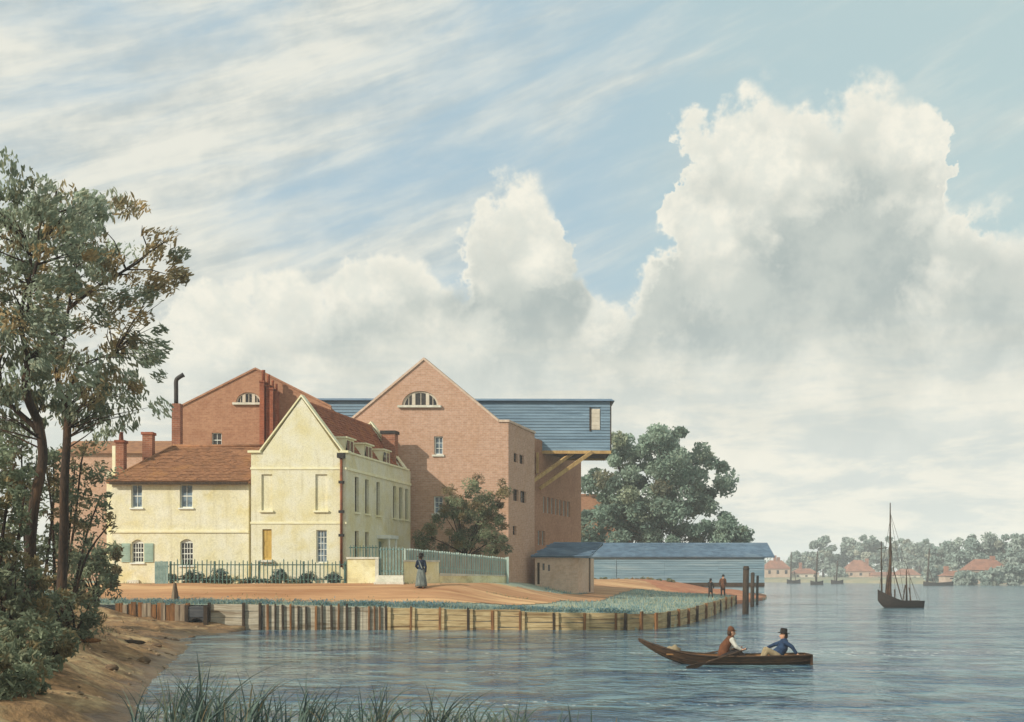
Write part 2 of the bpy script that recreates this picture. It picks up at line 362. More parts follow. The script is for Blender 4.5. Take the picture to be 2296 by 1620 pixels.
class MB:                                                  # mesh collector in world coordinates
    def __init__(s, f=None): s.v = []; s.f = []; s.map = f or (lambda p: Vector(p))
    def pts(s, ps):
        i = len(s.v); s.v += [s.map(p) for p in ps]; return i
    def box(s, x0, x1, y0, y1, z0, z1):
        i = s.pts([(x0, y0, z0), (x1, y0, z0), (x1, y1, z0), (x0, y1, z0), (x0, y0, z1), (x1, y0, z1), (x1, y1, z1), (x0, y1, z1)])
        s.f += [tuple(i + k for k in q) for q in ((0, 3, 2, 1), (4, 5, 6, 7), (0, 1, 5, 4), (1, 2, 6, 5), (2, 3, 7, 6), (3, 0, 4, 7))]
        return s
    def hexa(s, ps):                                       # 8 points: bottom four, top four
        i = s.pts(ps)
        s.f += [tuple(i + k for k in q) for q in ((0, 3, 2, 1), (4, 5, 6, 7), (0, 1, 5, 4), (1, 2, 6, 5), (2, 3, 7, 6), (3, 0, 4, 7))]
        return s
    def prism(s, prof, v0, v1, axis='y'):                  # profile (a, z) extruded along y (or x)
        n = len(prof)
        g = (lambda a, z, v: (a, v, z)) if axis == 'y' else (lambda a, z, v: (v, a, z))
        i = s.pts([g(a, z, v0) for a, z in prof]); j = s.pts([g(a, z, v1) for a, z in prof])
        s.f.append(tuple(i + k for k in range(n))); s.f.append(tuple(j + n - 1 - k for k in range(n)))
        for k in range(n): s.f.append((i + k, j + k, j + (k + 1) % n, i + (k + 1) % n))
        return s
    def tube(s, pts, rad, n=8, cap=True):
        pts = [Vector(p) for p in pts]; rings = []
        if not isinstance(rad, (list, tuple)): rad = [rad] * len(pts)
        prev = None
        for k, p in enumerate(pts):
            d = (pts[min(k + 1, len(pts) - 1)] - pts[max(k - 1, 0)]).normalized()
            a = d.orthogonal().normalized() if prev is None else (prev - d * prev.dot(d)).normalized()
            prev = a; b = d.cross(a)
            rings.append(s.pts([p + (a * math.cos(q) + b * math.sin(q)) * rad[k] for q in [2 * math.pi * i / n for i in range(n)]]))
        for r0, r1 in zip(rings, rings[1:]):
            for i in range(n): s.f.append((r0 + i, r0 + (i + 1) % n, r1 + (i + 1) % n, r1 + i))
        if cap:
            s.f.append(tuple(rings[0] + n - 1 - i for i in range(n))); s.f.append(tuple(rings[-1] + i for i in range(n)))
        return s
    def beam(s, p, q, wd, hg):
        p, q = Vector(p), Vector(q); d = (q - p).normalized(); side = d.cross(Vector((0, 0, 1)))
        side = side.normalized() if side.length > 1e-3 else Vector((1, 0, 0)); up = side.cross(d)
        c = [side * a * wd / 2 + up * b * hg / 2 for a, b in ((-1, -1), (1, -1), (1, 1), (-1, 1))]
        i = s.pts([p + k for k in c] + [q + k for k in c])
        s.f += [tuple(i + k for k in t) for t in ((0, 1, 2, 3), (7, 6, 5, 4), (0, 4, 5, 1), (1, 5, 6, 2), (2, 6, 7, 3), (3, 7, 4, 0))]
        return s
    def lathe(s, prof, n=16, c=(0, 0, 0)):
        rings = [s.pts([(c[0] + r * math.cos(2 * math.pi * i / n), c[1] + r * math.sin(2 * math.pi * i / n), c[2] + z) for i in range(n)]) for r, z in prof]
        for r0, r1 in zip(rings, rings[1:]):
            for i in range(n): s.f.append((r0 + i, r0 + (i + 1) % n, r1 + (i + 1) % n, r1 + i))
        s.f.append(tuple(rings[0] + n - 1 - i for i in range(n))); s.f.append(tuple(rings[-1] + i for i in range(n)))
        return s
    def build(s, name, material, parent=None, smooth=False, kind=None):
        o = mk(name, s.v, s.f, material, parent, smooth, kind)
        bm = bmesh.new(); bm.from_mesh(o.data); bmesh.ops.recalc_face_normals(bm, faces=bm.faces); bm.to_mesh(o.data); bm.free()
        return o

def applied(o):
    dg = bpy.context.evaluated_depsgraph_get(); dg.update()
    me = bpy.data.meshes.new_from_object(o.evaluated_get(dg)); o.modifiers.clear(); o.data = me
    return o

def cut(o, cutter):                                        # boolean difference, then the cutter is removed
    c = cutter.build('cutter', 'hole_black', o.parent)
    md = o.modifiers.new('b', 'BOOLEAN'); md.object = c; md.operation = 'DIFFERENCE'; md.solver = 'EXACT'
    bpy.context.view_layer.update()
    applied(o); bpy.data.objects.remove(c)
    return o

def tiles(name, f, inside, la, lb, tw, te, material, parent, lift=.02, seed=0):
    """small tiles laid in courses on a sloping plane: f(a, b, h) gives a point, a along the eaves, b up the slope"""
    r = random.Random(seed); m = MB()
    rows = int(lb / te)
    for j in range(rows):
        o = (j % 2) * tw / 2
        for i in range(-1, int(la / tw) + 1):
            a0 = i * tw + o + .004; a1 = a0 + tw - .008; b0 = j * te - .02; b1 = b0 + te * 1.25
            if not inside((a0 + a1) / 2, (b0 + b1) / 2): continue
            a0 = max(a0, 0); a1 = min(a1, la)
            if a1 - a0 < .03: continue
            h = lift + r.uniform(0, .018); t = .016; k = r.uniform(-.008, .008)
            m.hexa([f(a0, b0, h + .012 + k), f(a1, b0, h + .012 - k), f(a1, b1, h - .018), f(a0, b1, h - .018),
                    f(a0, b0, h + t + .02 + k), f(a1, b0, h + t + .02 - k), f(a1, b1, h + t - .014), f(a0, b1, h + t - .014)])
    return mk(name, m.v, m.f, material, parent, kind='stuff')

# ------------------------------------------------------------------ terrain
mud_line = [(-4.0, -12), (-4.6, 2), (-5.6, 12), (X(300, WD(1620)), WD(1620)), (X(338, WD(1540)), WD(1540)), (X(398, WD(1478)), WD(1478)),
            (X(428, WD(1447)), WD(1447)), (X(452, WD(1429)), WD(1429)), (X(520, WD(1419)), WD(1419)), (X(560, 50), 49.98)]
wall_line = [(-18.6, 50), (X(560, 50), 50), (X(1000, 50), 50), (X(1400, 50), 50), (X(1470, 50.8), 50.8), (X(1520, 53.5), 53.5), (X(1560, 58.6), 58.6),
             (X(1600, 68.4), 68.4), (X(1626, 80), 80), (X(1650, 94), 94)]
tip_line = [wall_line[-1], (X(1692, 104), 104), (X(1716, 111), 111), (X(1719, 118), 118), (X(1719, 130), 130), (X(1700, 165), 165), (30, 240)]

def seg_dist(px, py, line):
    best = np.full(px.shape, 1e9)
    for (ax, ay), (bx, by) in zip(line, line[1:]):
        dx, dy = bx - ax, by - ay; L2 = dx * dx + dy * dy
        t = np.clip(((px - ax) * dx + (py - ay) * dy) / L2, 0, 1)
        best = np.minimum(best, np.hypot(px - ax - t * dx, py - ay - t * dy))
    return best
def in_poly(px, py, poly):
    r = np.zeros(px.shape, bool); n = len(poly)
    for i in range(n):
        ax, ay = poly[i]; bx, by = poly[(i + 1) % n]
        c = (ay > py) != (by > py)
        r ^= c & (px < (bx - ax) * (py - ay) / (by - ay + 1e-12) + ax)
    return r
def sstep(x): x = np.clip(x, 0, 1); return x * x * (3 - 2 * x)
def vnoise(x, y, s, seed=0):
    x = x / s + seed * 17.3; y = y / s + seed * 9.1
    xi, yi = np.floor(x), np.floor(y); fx, fy = sstep(x - xi), sstep(y - yi)
    h = lambda a, b: np.modf(np.abs(np.sin(a * 127.1 + b * 311.7) * 43758.5453))[0]
    return (h(xi, yi) * (1 - fx) + h(xi + 1, yi) * fx) * (1 - fy) + (h(xi, yi + 1) * (1 - fx) + h(xi + 1, yi + 1) * fx) * fy - .5
mud_poly = mud_line + [(-18.6, 49.98), (-90, 49.98), (-90, -12)]
land_poly = [(-90, 50)] + wall_line + tip_line[1:] + [(30, 260), (-90, 260)]
WTOP = ([-19, -12, -3, 0, 5.1, 8, 12, 20], [1.2, 1.18, 1.0, .88, .72, .80, .88, .76])
def wall_top(x): return np.interp(x, *WTOP)
def mud_h(x, y):
    d = seg_dist(x, y, mud_line[:-1]); ins = in_poly(x, y, mud_poly)
    k = sstep((y - 30) / 18)
    T = 6.0 + 6.5 * k; A = 1.85 - .6 * k
    z = A * sstep((d + .5) / T) * .92 + .10 * np.clip(d, 0, 1)
    z += (.26 * vnoise(x, y, 2.6) + .20 * vnoise(x, y, 1.1, 2) + .12 * vnoise(x, y, .5, 3) - .10 * np.clip(np.abs(vnoise(x, y, 1.5, 14)) * -6 + .9, 0, 1)) * np.clip(.35 + d / 1.6, 0, 1)
    fill = sstep((-17.0 - x) / 3) * sstep((y - 44) / 6)
    z = z * (1 - fill) + 1.15 * fill
    return np.where(ins, z, -.05 - .5 * np.clip(d, 0, 1.5))
def land_h(x, y):
    d = seg_dist(x, y, wall_line + tip_line[1:]); ins = in_poly(x, y, land_poly)
    zt = wall_top(x)
    T = 5.5 + 15 * sstep((x + 4) / 9) - 8 * sstep((y - 96) / 12) - 6 * sstep((x - 20) / 5)
    zt = np.where(y > 94.5, .25, zt)
    z = zt + (2.05 - zt) * sstep(d / np.maximum(T, 3))
    z += .06 * vnoise(x, y, 1.7, 5) * np.clip(d - .5, 0, 1)
    edge = (d < .25)
    z = np.where(edge, zt - .04, z)
    return np.where(ins, z, -1.0)
def ground_z(x, y):
    a = np.array([float(x)]); b = np.array([float(y)])
    return float(mud_h(a, b)[0]) if y < 49.98 else float(land_h(a, b)[0])

def grid(name, xs, ys, hfun, keep, material, smooth=True, dz=0.0):
    gx, gy = np.meshgrid(xs, ys); z = hfun(gx, gy) + dz
    ny, nx = gx.shape
    co = np.stack([gx, gy, z], -1).reshape(-1, 3)
    i = np.arange(ny * nx).reshape(ny, nx)
    q = np.stack([i[:-1, :-1], i[:-1, 1:], i[1:, 1:], i[1:, :-1]], -1).reshape(-1, 4)
    if keep is not None:
        cx = gx.reshape(-1)[q].mean(1); cy = gy.reshape(-1)[q].mean(1)
        q = q[keep(cx, cy)]
    me = bpy.data.meshes.new(name); me.from_pydata(co.tolist(), [], q.tolist()); me.materials.append(MATS[material])
    me.polygons.foreach_set('use_smooth', [smooth] * len(me.polygons))
    bm = bmesh.new(); bm.from_mesh(me); bmesh.ops.delete(bm, geom=[v for v in bm.verts if not v.link_faces], context='VERTS'); bm.to_mesh(me); bm.free()
    o = bpy.data.objects.new(name, me); COL.objects.link(o); o['kind'] = 'structure'
    return o

xs = np.concatenate([np.arange(-90, -24, 1.5), np.arange(-24, -3.5, .22)])
ys = np.concatenate([np.arange(-12, 14, .8), np.arange(14, 49.9, .22), [49.98]])
grid('mud_bank', xs, ys, mud_h, lambda x, y: in_poly(x, y, mud_poly) | (seg_dist(x, y, mud_line) < 1.8), 'mud')
xs = np.concatenate([np.arange(-90, -26, 2), np.arange(-26, 30, .35), np.arange(30, 42, 2)])
ys = np.concatenate([[50.0, 50.12, 50.26], np.arange(50.5, 70, .35), np.arange(70, 130, .8), np.arange(130, 260, 6)])
grid('ground', xs, ys, land_h, lambda x, y: in_poly(x, y, land_poly), 'turf')

# river: one sheet to beyond the far shore, gently uneven near by
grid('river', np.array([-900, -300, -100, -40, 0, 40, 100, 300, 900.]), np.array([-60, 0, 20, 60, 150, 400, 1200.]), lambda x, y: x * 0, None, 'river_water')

# path: a worn strip between railings and the edge, thinning out on the point
def path_keep(x, y):
    n = .35 * vnoise(x, y, 1.6, 7) + .25 * vnoise(x, y, .6, 8)
    lo = np.interp(x, [-90, -20, -8, -3, 0, 2, 5, 8, 10.5, 13, 16, 22], [50.9, 50.9, 51.1, 51.5, 52.7, 55.0, 63, 80, 93, 97, 95, 96])
    hi = np.interp(x, [-90, -8, 0, 3, 5, 6, 27], [57.5, 57.5, 58.5, 66, 73, 114, 118])
    return (y + 2.5 * n * (x > 4) + n > lo) & (y + n * .7 < hi) & (x < 17.8)
xs = np.arange(-40, 18, .22); ys = np.concatenate([np.arange(50.7, 64, .18), np.arange(64, 118, .4)])
grid('path', xs, ys, land_h, path_keep, 'path_earth', dz=.03)
xs = np.arange(10, 29, .3); ys = np.arange(82, 134, .4)
grid('red_bank', xs, ys, land_h, lambda x, y: in_poly(x, y, land_poly) & (y + 1.2 * vnoise(x, y, 3, 4) > np.interp(x, [10, 13, 16, 18, 30], [118, 106, 95, 92, 90])), 'red_earth', dz=.035)

# far shore: closer on the right
def far_y(x): return np.interp(x, [-900, 0, 90, 118, 200, 900], [520, 430, 400, 300, 235, 180])
m = MB(); fx = list(range(-900, 901, 20)); r = random.Random(4)
fy = [float(far_y(x)) + r.uniform(-3, 3) for x in fx]
rows = [[(x, y, -.3) for x, y in zip(fx, fy)], [(x, y + 2.5, .6 + r.uniform(-.2, .3)) for x, y in zip(fx, fy)], [(x, y + 30, 1.6) for x, y in zip(fx, fy)], [(x * 1.4, y + 500, 2.2) for x, y in zip(fx, fy)]]
ids = [m.pts(a) for a in rows]
for a, b in zip(ids, ids[1:]):
    for k in range(len(fx) - 1): m.f.append((a + k, a + k + 1, b + k + 1, b + k))
o = m.build('far_shore', 'far_shore', smooth=True); o['kind'] = 'structure'

# ------------------------------------------------------------------ foliage
LEAFQ = np.array([[-.5, 0, 0], [-.15, -.24, .04], [.25, -.2, .05], [.5, 0, 0], [.25, .2, .05], [-.15, .24, .04]])
def leaves(name, cen, size, colors, parent, material='leaf', asp=1.0, droop=0.0, seed=0, aim=None, kind='stuff'):
    """cen (n,3) centres, size (n,), colors (n,3); each leaf a folded six sided face pair"""
    g = np.random.default_rng(seed + 5); n = len(cen)
    a = g.normal(size=(n, 3)) if aim is None else aim + g.normal(size=(n, 3)) * .42
    a[:, 2] -= droop
    a /= np.linalg.norm(a, axis=1)[:, None]
    b = np.cross(a, g.normal(size=(n, 3))); b /= np.linalg.norm(b, axis=1)[:, None]
    c = np.cross(a, b)
    L = LEAFQ[None] * size[:, None, None]
    co = cen[:, None] + a[:, None] * L[:, :, :1] + b[:, None] * L[:, :, 1:2] * asp + c[:, None] * L[:, :, 2:3] * 1.6
    off = np.array(wloc(parent))
    co = (co - off).reshape(-1, 3)
    me = bpy.data.meshes.new(name)
    me.vertices.add(n * 6); me.vertices.foreach_set('co', co.astype(np.float32).ravel())
    idx = (np.arange(n)[:, None] * 6 + np.array([0, 1, 2, 3, 0, 3, 4, 5])[None]).ravel()
    me.loops.add(n * 8); me.loops.foreach_set('vertex_index', idx.astype(np.int32))
    me.polygons.add(n * 2); me.polygons.foreach_set('loop_start', (np.arange(n * 2) * 4).astype(np.int32))
    try: me.polygons.foreach_set('loop_total', np.full(n * 2, 4, np.int32))
    except Exception: pass
    at = me.color_attributes.new('tint', 'FLOAT_COLOR', 'POINT')
    cc = np.concatenate([colors, np.ones((n, 1))], 1)
    at.data.foreach_set('color', np.repeat(cc, 6, 0).astype(np.float32).ravel())
    me.materials.append(MATS[material]); me.update(calc_edges=True)
    o = bpy.data.objects.new(name, me); COL.objects.link(o); o.parent = parent
    if kind: o['kind'] = kind
    return o

def palette(n, cols, wts, g, var=.25):
    cols = np.array([lin(*c)[:3] for c in cols]); k = g.choice(len(cols), n, p=np.array(wts) / sum(wts))
    return cols[k] * g.uniform(1 - var, 1 + var, (n, 1))

def poly_points(poly, n, g, mind=0):
    p = np.array(poly, float); lo, hi = p.min(0), p.max(0); out = []; tries = 0
    while len(out) < n and tries < n * 200:
        tries += 1
        q = g.uniform(lo, hi)
        if not in_poly(q[:1], q[1:], poly)[0]: continue
        if mind and out and np.min(np.hypot(*(np.array(out) - q).T)) < mind: continue
        out.append(q)
    return np.array(out)

def crown(name, parent, d, poly, ncl, per, rpx, leaf, cols, wts, depth=2.2, seed=0, asp=1.0, material='leaf', mind=0, flat=.8, tone=None, spray=False):
    """leaf clumps through the crown's volume; the crown is as deep as it is wide"""
    g = np.random.default_rng(seed); c2 = poly_points(poly, ncl, g, mind)
    cx, cy = np.mean(c2, 0); half = max(np.ptp(c2[:, 0]), 1) / 2
    s = d / FOC; C = []; S = []; K = []
    cz0 = np.array(P(cx, cy, d))
    AIM = []
    for q in c2:
        edge = min(1, abs(q[0] - cx) / (half + 1e-6))
        dy = g.uniform(-1, 1) * depth * math.sqrt(max(.08, 1 - edge ** 2))
        c = np.array(P(q[0], q[1], d)); c[1] += dy
        r = rpx * s * g.uniform(.6, 1.25); n = int(per * g.uniform(.6, 1.3))
        v = g.normal(size=(n, 3)); v /= np.linalg.norm(v, axis=1)[:, None]
        v *= (g.uniform(.15, 1, (n, 1)) ** .5) * r; v[:, 2] *= flat
        C.append(c + v); S.append(leaf * g.uniform(.55, 1.35, n))
        o_ = c - cz0; o_[2] += .3 * abs(o_[0]); o_ /= np.linalg.norm(o_) + 1e-6; AIM.append(np.repeat(o_[None], n, 0))
        base = palette(1, cols, wts if tone is None else tone(q), g, .2)
        K.append(base * .75 + palette(n, cols, wts, g) * .25 if n else np.zeros((0, 3)))
    return leaves(name, np.concatenate(C), np.concatenate(S), np.concatenate(K), parent, material, asp, .10, seed, np.concatenate(AIM) if spray else None), c2

def limbs(m, stem, targets, d, r0, seed, nmax=30, depth=1.5):
    """thin branches from the nearest lower stem point out to leaf clumps"""
    g = random.Random(seed); ts = list(targets); g.shuffle(ts)
    for q in ts[:nmax]:
        e = P(q[0], q[1], d) + Vector((0, g.uniform(-depth, depth), 0))
        cand = [p for p in stem if p.z < e.z + .2] or stem
        b = min(cand, key=lambda p: (p - e).length + 1.2 * max(0, p.z - e.z + .6))
        mid = b.lerp(e, .5) + Vector((g.uniform(-.2, .2), g.uniform(-.2, .2), g.uniform(-.05, .3)))
        m.tube([b, mid, e], [r0, r0 * .6, r0 * .2], 6)

def smooth_path(pts, n=4):
    out = []
    for i in range(len(pts) - 1):
        p0 = pts[max(i - 1, 0)]; p1 = pts[i]; p2 = pts[i + 1]; p3 = pts[min(i + 2, len(pts) - 1)]
        for k in range(n):
            t = k / n
            out.append(.5 * ((2 * p1) + (p2 - p0) * t + (2 * p0 - 5 * p1 + 4 * p2 - p3) * t * t + (3 * p1 - p0 - 3 * p2 + p3) * t ** 3))
    out.append(pts[-1]); return out

GREENS = [(170, 180, 158), (146, 156, 132), (118, 128, 106), (182, 154, 108), (156, 136, 98)]

# ------------------------------------------------------------------ buildings
# yellow gabled house: front at 57 m, long side running back to the mill
def make_yellow_house():
    D0, K, LEN = 57.0, .235, 10.2
    x0, x1 = X(563, D0), X(776, D0); Wd = x1 - x0
    f = lambda p: Vector((x0 + p[0] + K * p[1], D0 + p[1], p[2]))
    t = thing('yellow_house', (x0, D0, 2.0), 'tall yellow rendered house with steep front gable and red tiled roof', 'house')
    ze = Z(1016, D0); za = Z(890, D0); mid = X(676, D0) - x0
    prof = [(0, 1.3), (Wd, 1.3), (Wd, ze), (Wd - .35, ze + .02), (mid, za - .08), (.62, ze + .02), (0, ze)]
    bodyprof = [(0, 1.3), (Wd, 1.3), (Wd, ze), (Wd - .25, ze), (Wd - .25, ze - .35), (.25, ze - .35), (.25, ze), (0, ze)]
    m = MB(f); m.prism(prof, 0, .35); front = m.build('wall', 'yellow_render', t)
    m = MB(f); m.prism(bodyprof, .352, LEN - .352); side = m.build('wall', 'yellow_render', t)
    m = MB(f); m.prism(prof, LEN - .35, LEN); m.build('wall', 'yellow_render', t)
    c = MB(f); R = .14
    def fr(a, b, y0, y1): return (X(a, D0) - x0, X(b, D0) - x0, Z(y1, D0), Z(y0, D0))
    blind = [fr(586, 610, 1064, 1145), fr(707, 734, 1064, 1145)]; door = fr(588, 609, 1187, 1256); win = fr(709, 733, 1189, 1262)
    for a, b, z0, z1 in blind: c.box(a, b, -.2, .09, z0, z1)
    for a, b, z0, z1 in (door, win): c.box(a, b, -.2, R, z0, z1)
    cut(front, c)
    for a, b, z0, z1 in blind:
        wdw = MB(f).box(a + .002, b - .002, .086, .12, z0 + .002, z1 - .002).build('blind_window', 'yellow_render', t)
        MB(f).box(a - .09, b + .09, -.10, .02, z0 - .10, z0 - .004).build('sill', 'yellow_trim', wdw)
    a, b, z0, z1 = door
    dr = MB(f).box(a + .004, b - .004, R - .05, R + .02, z0, z1 - .004).build('door', 'ochre_door', t)
    for k in range(2):
        for q in range(2):
            MB(f).box(a + .06 + k * (b - a) / 2, a - .04 + (k + 1) * (b - a) / 2, R - .065, R - .048, z0 + .15 + q * (z1 - z0) / 2, z0 - .08 + (q + 1) * (z1 - z0) / 2).build('panel', 'ochre_door', dr)
    MB(f).box(a - .12, b + .12, -.22, -.004, z0 - .12, z0 - .004).build('doorstep', 'stone_step', t)
    sash(t, f, win, R, 3, 5, 'y')
    # string courses and cornice
    for py in (1051, 1173): MB(f).box(-.03, Wd + .03, -.035, -.002, Z(py + 2.2, D0), Z(py - 2.2, D0)).build('string_course', 'yellow_trim', t)
    MB(f).box(Wd + .002, Wd + .06, .06, LEN, Z(1054, D0), Z(1048, D0)).build('string_course', 'yellow_trim', t)
    # coping on the gables
    for v0, v1 in ((-.06, .36), (LEN - .36, LEN + .06)):
        for (a0, b0), (a1, b1) in (((.45, ze + .03), (mid, za)), ((mid, za), (Wd - .18, ze + .03))):
            m = MB(f); s = 1 if a0 < mid else 1
            m.prism([(a0, b0), (a1, b1), (a1, b1 + .12), (a0, b0 + .12)], v0, v1); m.build('coping', 'yellow_trim', t)
    MB(f).box(-.14, .52, -.10, .36, ze + .002, ze + .12).build('kneeler', 'yellow_trim', t)
    MB(f).box(Wd - .30, Wd + .14, -.10, .36, ze + .002, ze + .12).build('kneeler', 'yellow_trim', t)
    MB(f).box(Wd - .26, Wd + .07, .37, LEN - .37, ze + .002, ze + .10).build('parapet_coping', 'yellow_trim', t)
    # roof
    zr = za - .22
    for sgn, ea in ((1, Wd - .26), (-1, .26)):
        zb = ze - .32
        la = LEN - .72; wv = ea - mid; lb = math.hypot(wv, zr - zb)
        up = Vector((-wv / lb, (zr - zb) / lb)); nn = Vector((abs(up.y) * sgn, abs(up.x)))
        g = lambda a, b, h, ea=ea, zb=zb, up=up, nn=nn: f((ea + up.x * b + nn.x * h, .36 + a, zb + up.y * b + nn.y * h))
        m = MB(); m.hexa([g(0, 0, -.10), g(la, 0, -.10), g(la, lb, -.10), g(0, lb, -.10), g(0, 0, 0), g(la, 0, 0), g(la, lb, 0), g(0, lb, 0)])
        rf = m.build('roof', 'red_tile', t)
        tiles('tiles', g, lambda a, b: True, la, lb, .23, .19, 'red_tile', rf, seed=3 + sgn)
    MB(f).prism([(mid - .13, zr - .06), (mid + .13, zr - .06), (mid + .05, zr + .09), (mid - .05, zr + .09)], .37, LEN - .37).build('ridge_tile', 'red_tile', t)
    # dormers on the long side
    zb = ze - .32; slope = (zr - zb) / (Wd - .26 - mid)
    for v in (1.05, 3.75, 6.6):
        zs = ze - .05; zt = zs + .95; u1 = Wd - .42; u0 = Wd - .26 - (zt - zb) / slope - .02
        m = MB(f); m.prism([(u0, zt), (u1, zt), (u1, zs - .2), (Wd - .26 - (zs - .2 - zb) / slope, zs - .2)], v, v + 1.15)
        dm = m.build('dormer', 'yellow_trim', t)
        MB(f).box(u0 - .05, u1 + .10, v - .08, v + 1.23, zt + .002, zt + .08).build('dormer_roof', 'yellow_trim', dm)
        for q in (0, 1):
            pn = MB(f).box(u1 + .004, u1 + .02, v + .14 + q * .5, v + .51 + q * .5, zs + .08, zt - .1).build('pane', 'dark_glass', dm)
    # long side windows
    zf = lambda d, py: Z(py, d)
    c = MB(f); hs = []
    for v in (1.49, 2.97, 4.68, 7.39, 8.47, 9.55): hs.append((v - .27, v + .27, 5.85, 7.72))
    for v in (1.49, 2.97): hs.append((v - .27, v + .27, 3.0, 4.85))
    hs.append((4.75, 5.55, 2.2, 4.4))
    for a, b, z0, z1 in hs: c.box(Wd - .24, Wd + .2, a, b, z0, z1)
    cut(side, c)
    for i, (a, b, z0, z1) in enumerate(hs):
        if i == 8:
            MB(f).box(Wd - .2, Wd - .14, a + .004, b - .004, z0, z1).build('door', 'gate_green', t); continue
        sash(t, f, (a, b, z0, z1), Wd - .19, 2, 4, 'x', mt='dark_glass', fm='dark_timber')
        MB(f).box(Wd + .004, Wd + .10, a - .08, b + .08, z0 - .1, z0 - .004).build('sill', 'yellow_trim', t)
    # porch hood on two posts
    h = MB(f).box(Wd + .004, Wd + .75, 4.5, 5.85, 4.55, 4.75).build('porch_hood', 'white_paint', t)
    for v in (4.62, 5.73): MB(f).tube([(Wd + .64, v, 1.9), (Wd + .64, v, 4.55)], .055, 8).build('post', 'white_paint', h)
    # rainwater pipe on the front corner
    m = MB(f); u = X(767, D0) - x0; m.tube([(u, -.10, 2.9), (u, -.10, ze - .15)], .07, 8)
    pp = m.build('drainpipe', 'rust_pipe', t, True)
    MB(f).box(u - .17, u + .17, -.26, -.01, ze - .28, ze - .02).build('hopper', 'black_iron', pp)
    for py in (1082, 1148, 1201): MB(f).box(u - .12, u + .12, -.18, -.01, Z(py + 3, D0), Z(py - 3, D0)).build('bracket', 'black_iron', pp)
    # chimney on the back gable
    ch = MB(f).box(Wd - 1.55, Wd - .75, LEN - .62, LEN - .02, ze + .3, Z(975, 67)).build('chimney', 'chimney_brick', t)
    MB(f).box(Wd - 1.62, Wd - .68, LEN - .68, LEN + .04, Z(975, 67) + .002, Z(968, 67)).build('cap', 'black_iron', ch)
    return t

def sash(t, f, rect, rec, nx, nz, axis, mt='window_glass', arch=False, frame=.05, fm='white_paint'):
    """glazed window: frame, glass and each glazing bar; rect (a, b, z0, z1), rec = depth of the frame's face"""
    a, b, z0, z1 = rect
    if axis == 'y': bx = lambda u0, u1, e0, e1, w0, w1: MB(f).box(u0, u1, rec + e0, rec + e1, w0, w1)
    else: bx = lambda u0, u1, e0, e1, w0, w1: MB(f).box(rec - e1, rec - e0, u0, u1, w0, w1)
    win = bx(a + .003, b - .003, -.02, .02, z0 + .003, z1 - .003)
    # frame ring
    m = MB(f)
    for r in ((a + .003, a + frame, z0 + .003, z1 - .003), (b - frame, b - .003, z0 + .003, z1 - .003), (a + frame, b - frame, z0 + .003, z0 + frame), (a + frame, b - frame, z1 - frame, z1 - .003)):
        if axis == 'y': m.box(r[0], r[1], rec - .05, rec + .01, r[2], r[3])
        else: m.box(rec - .01, rec + .05, r[0], r[1], r[2], r[3])
    w_ = m.build('window', fm, t)
    bx(a + frame, b - frame, -.012, .006, z0 + frame, z1 - frame).build('pane', mt, w_)
    for i in range(1, nx):
        q = a + frame + (b - a - 2 * frame) * i / nx
        bx(q - .014, q + .014, -.035, -.014, z0 + frame, z1 - frame).build('glazing_bar', fm, w_)
    for i in range(1, nz):
        q = z0 + frame + (z1 - z0 - 2 * frame) * i / nz; th = .026 if (nz % 2 == 0 and i == nz // 2) else .014
        bx(a + frame, b - frame, -.040, -.0145, q - th, q + th).build('glazing_bar', fm, w_)
    return w_

def chimney(t, px0, px1, py0, py1, d, material, pots=1, dep=.55, capm='stack_brick', pot_h=.4, corbel=True):
    a, b, z0, z1 = X(px0, d), X(px1, d), Z(py1, d), Z(py0, d)
    ch = MB().box(a, b, d, d + dep, z0, z1).build('chimney', material, t)
    if corbel: MB().box(a - .06, b + .06, d - .06, d + dep + .06, z1 + .002, z1 + .14).build('cap', capm, ch)
    for k in range(pots):
        cx = a + (b - a) * (k + .5) / pots; r = min(.13, (b - a) / pots * .36)
        MB().lathe([(r * .9, 0), (r, .05), (r * .8, pot_h - .06), (r * .95, pot_h - .05), (r * .95, pot_h)], 10, (cx, d + dep / 2, z1 + .14)).build('chimney_pot', 'stack_brick', ch, True)
    return ch

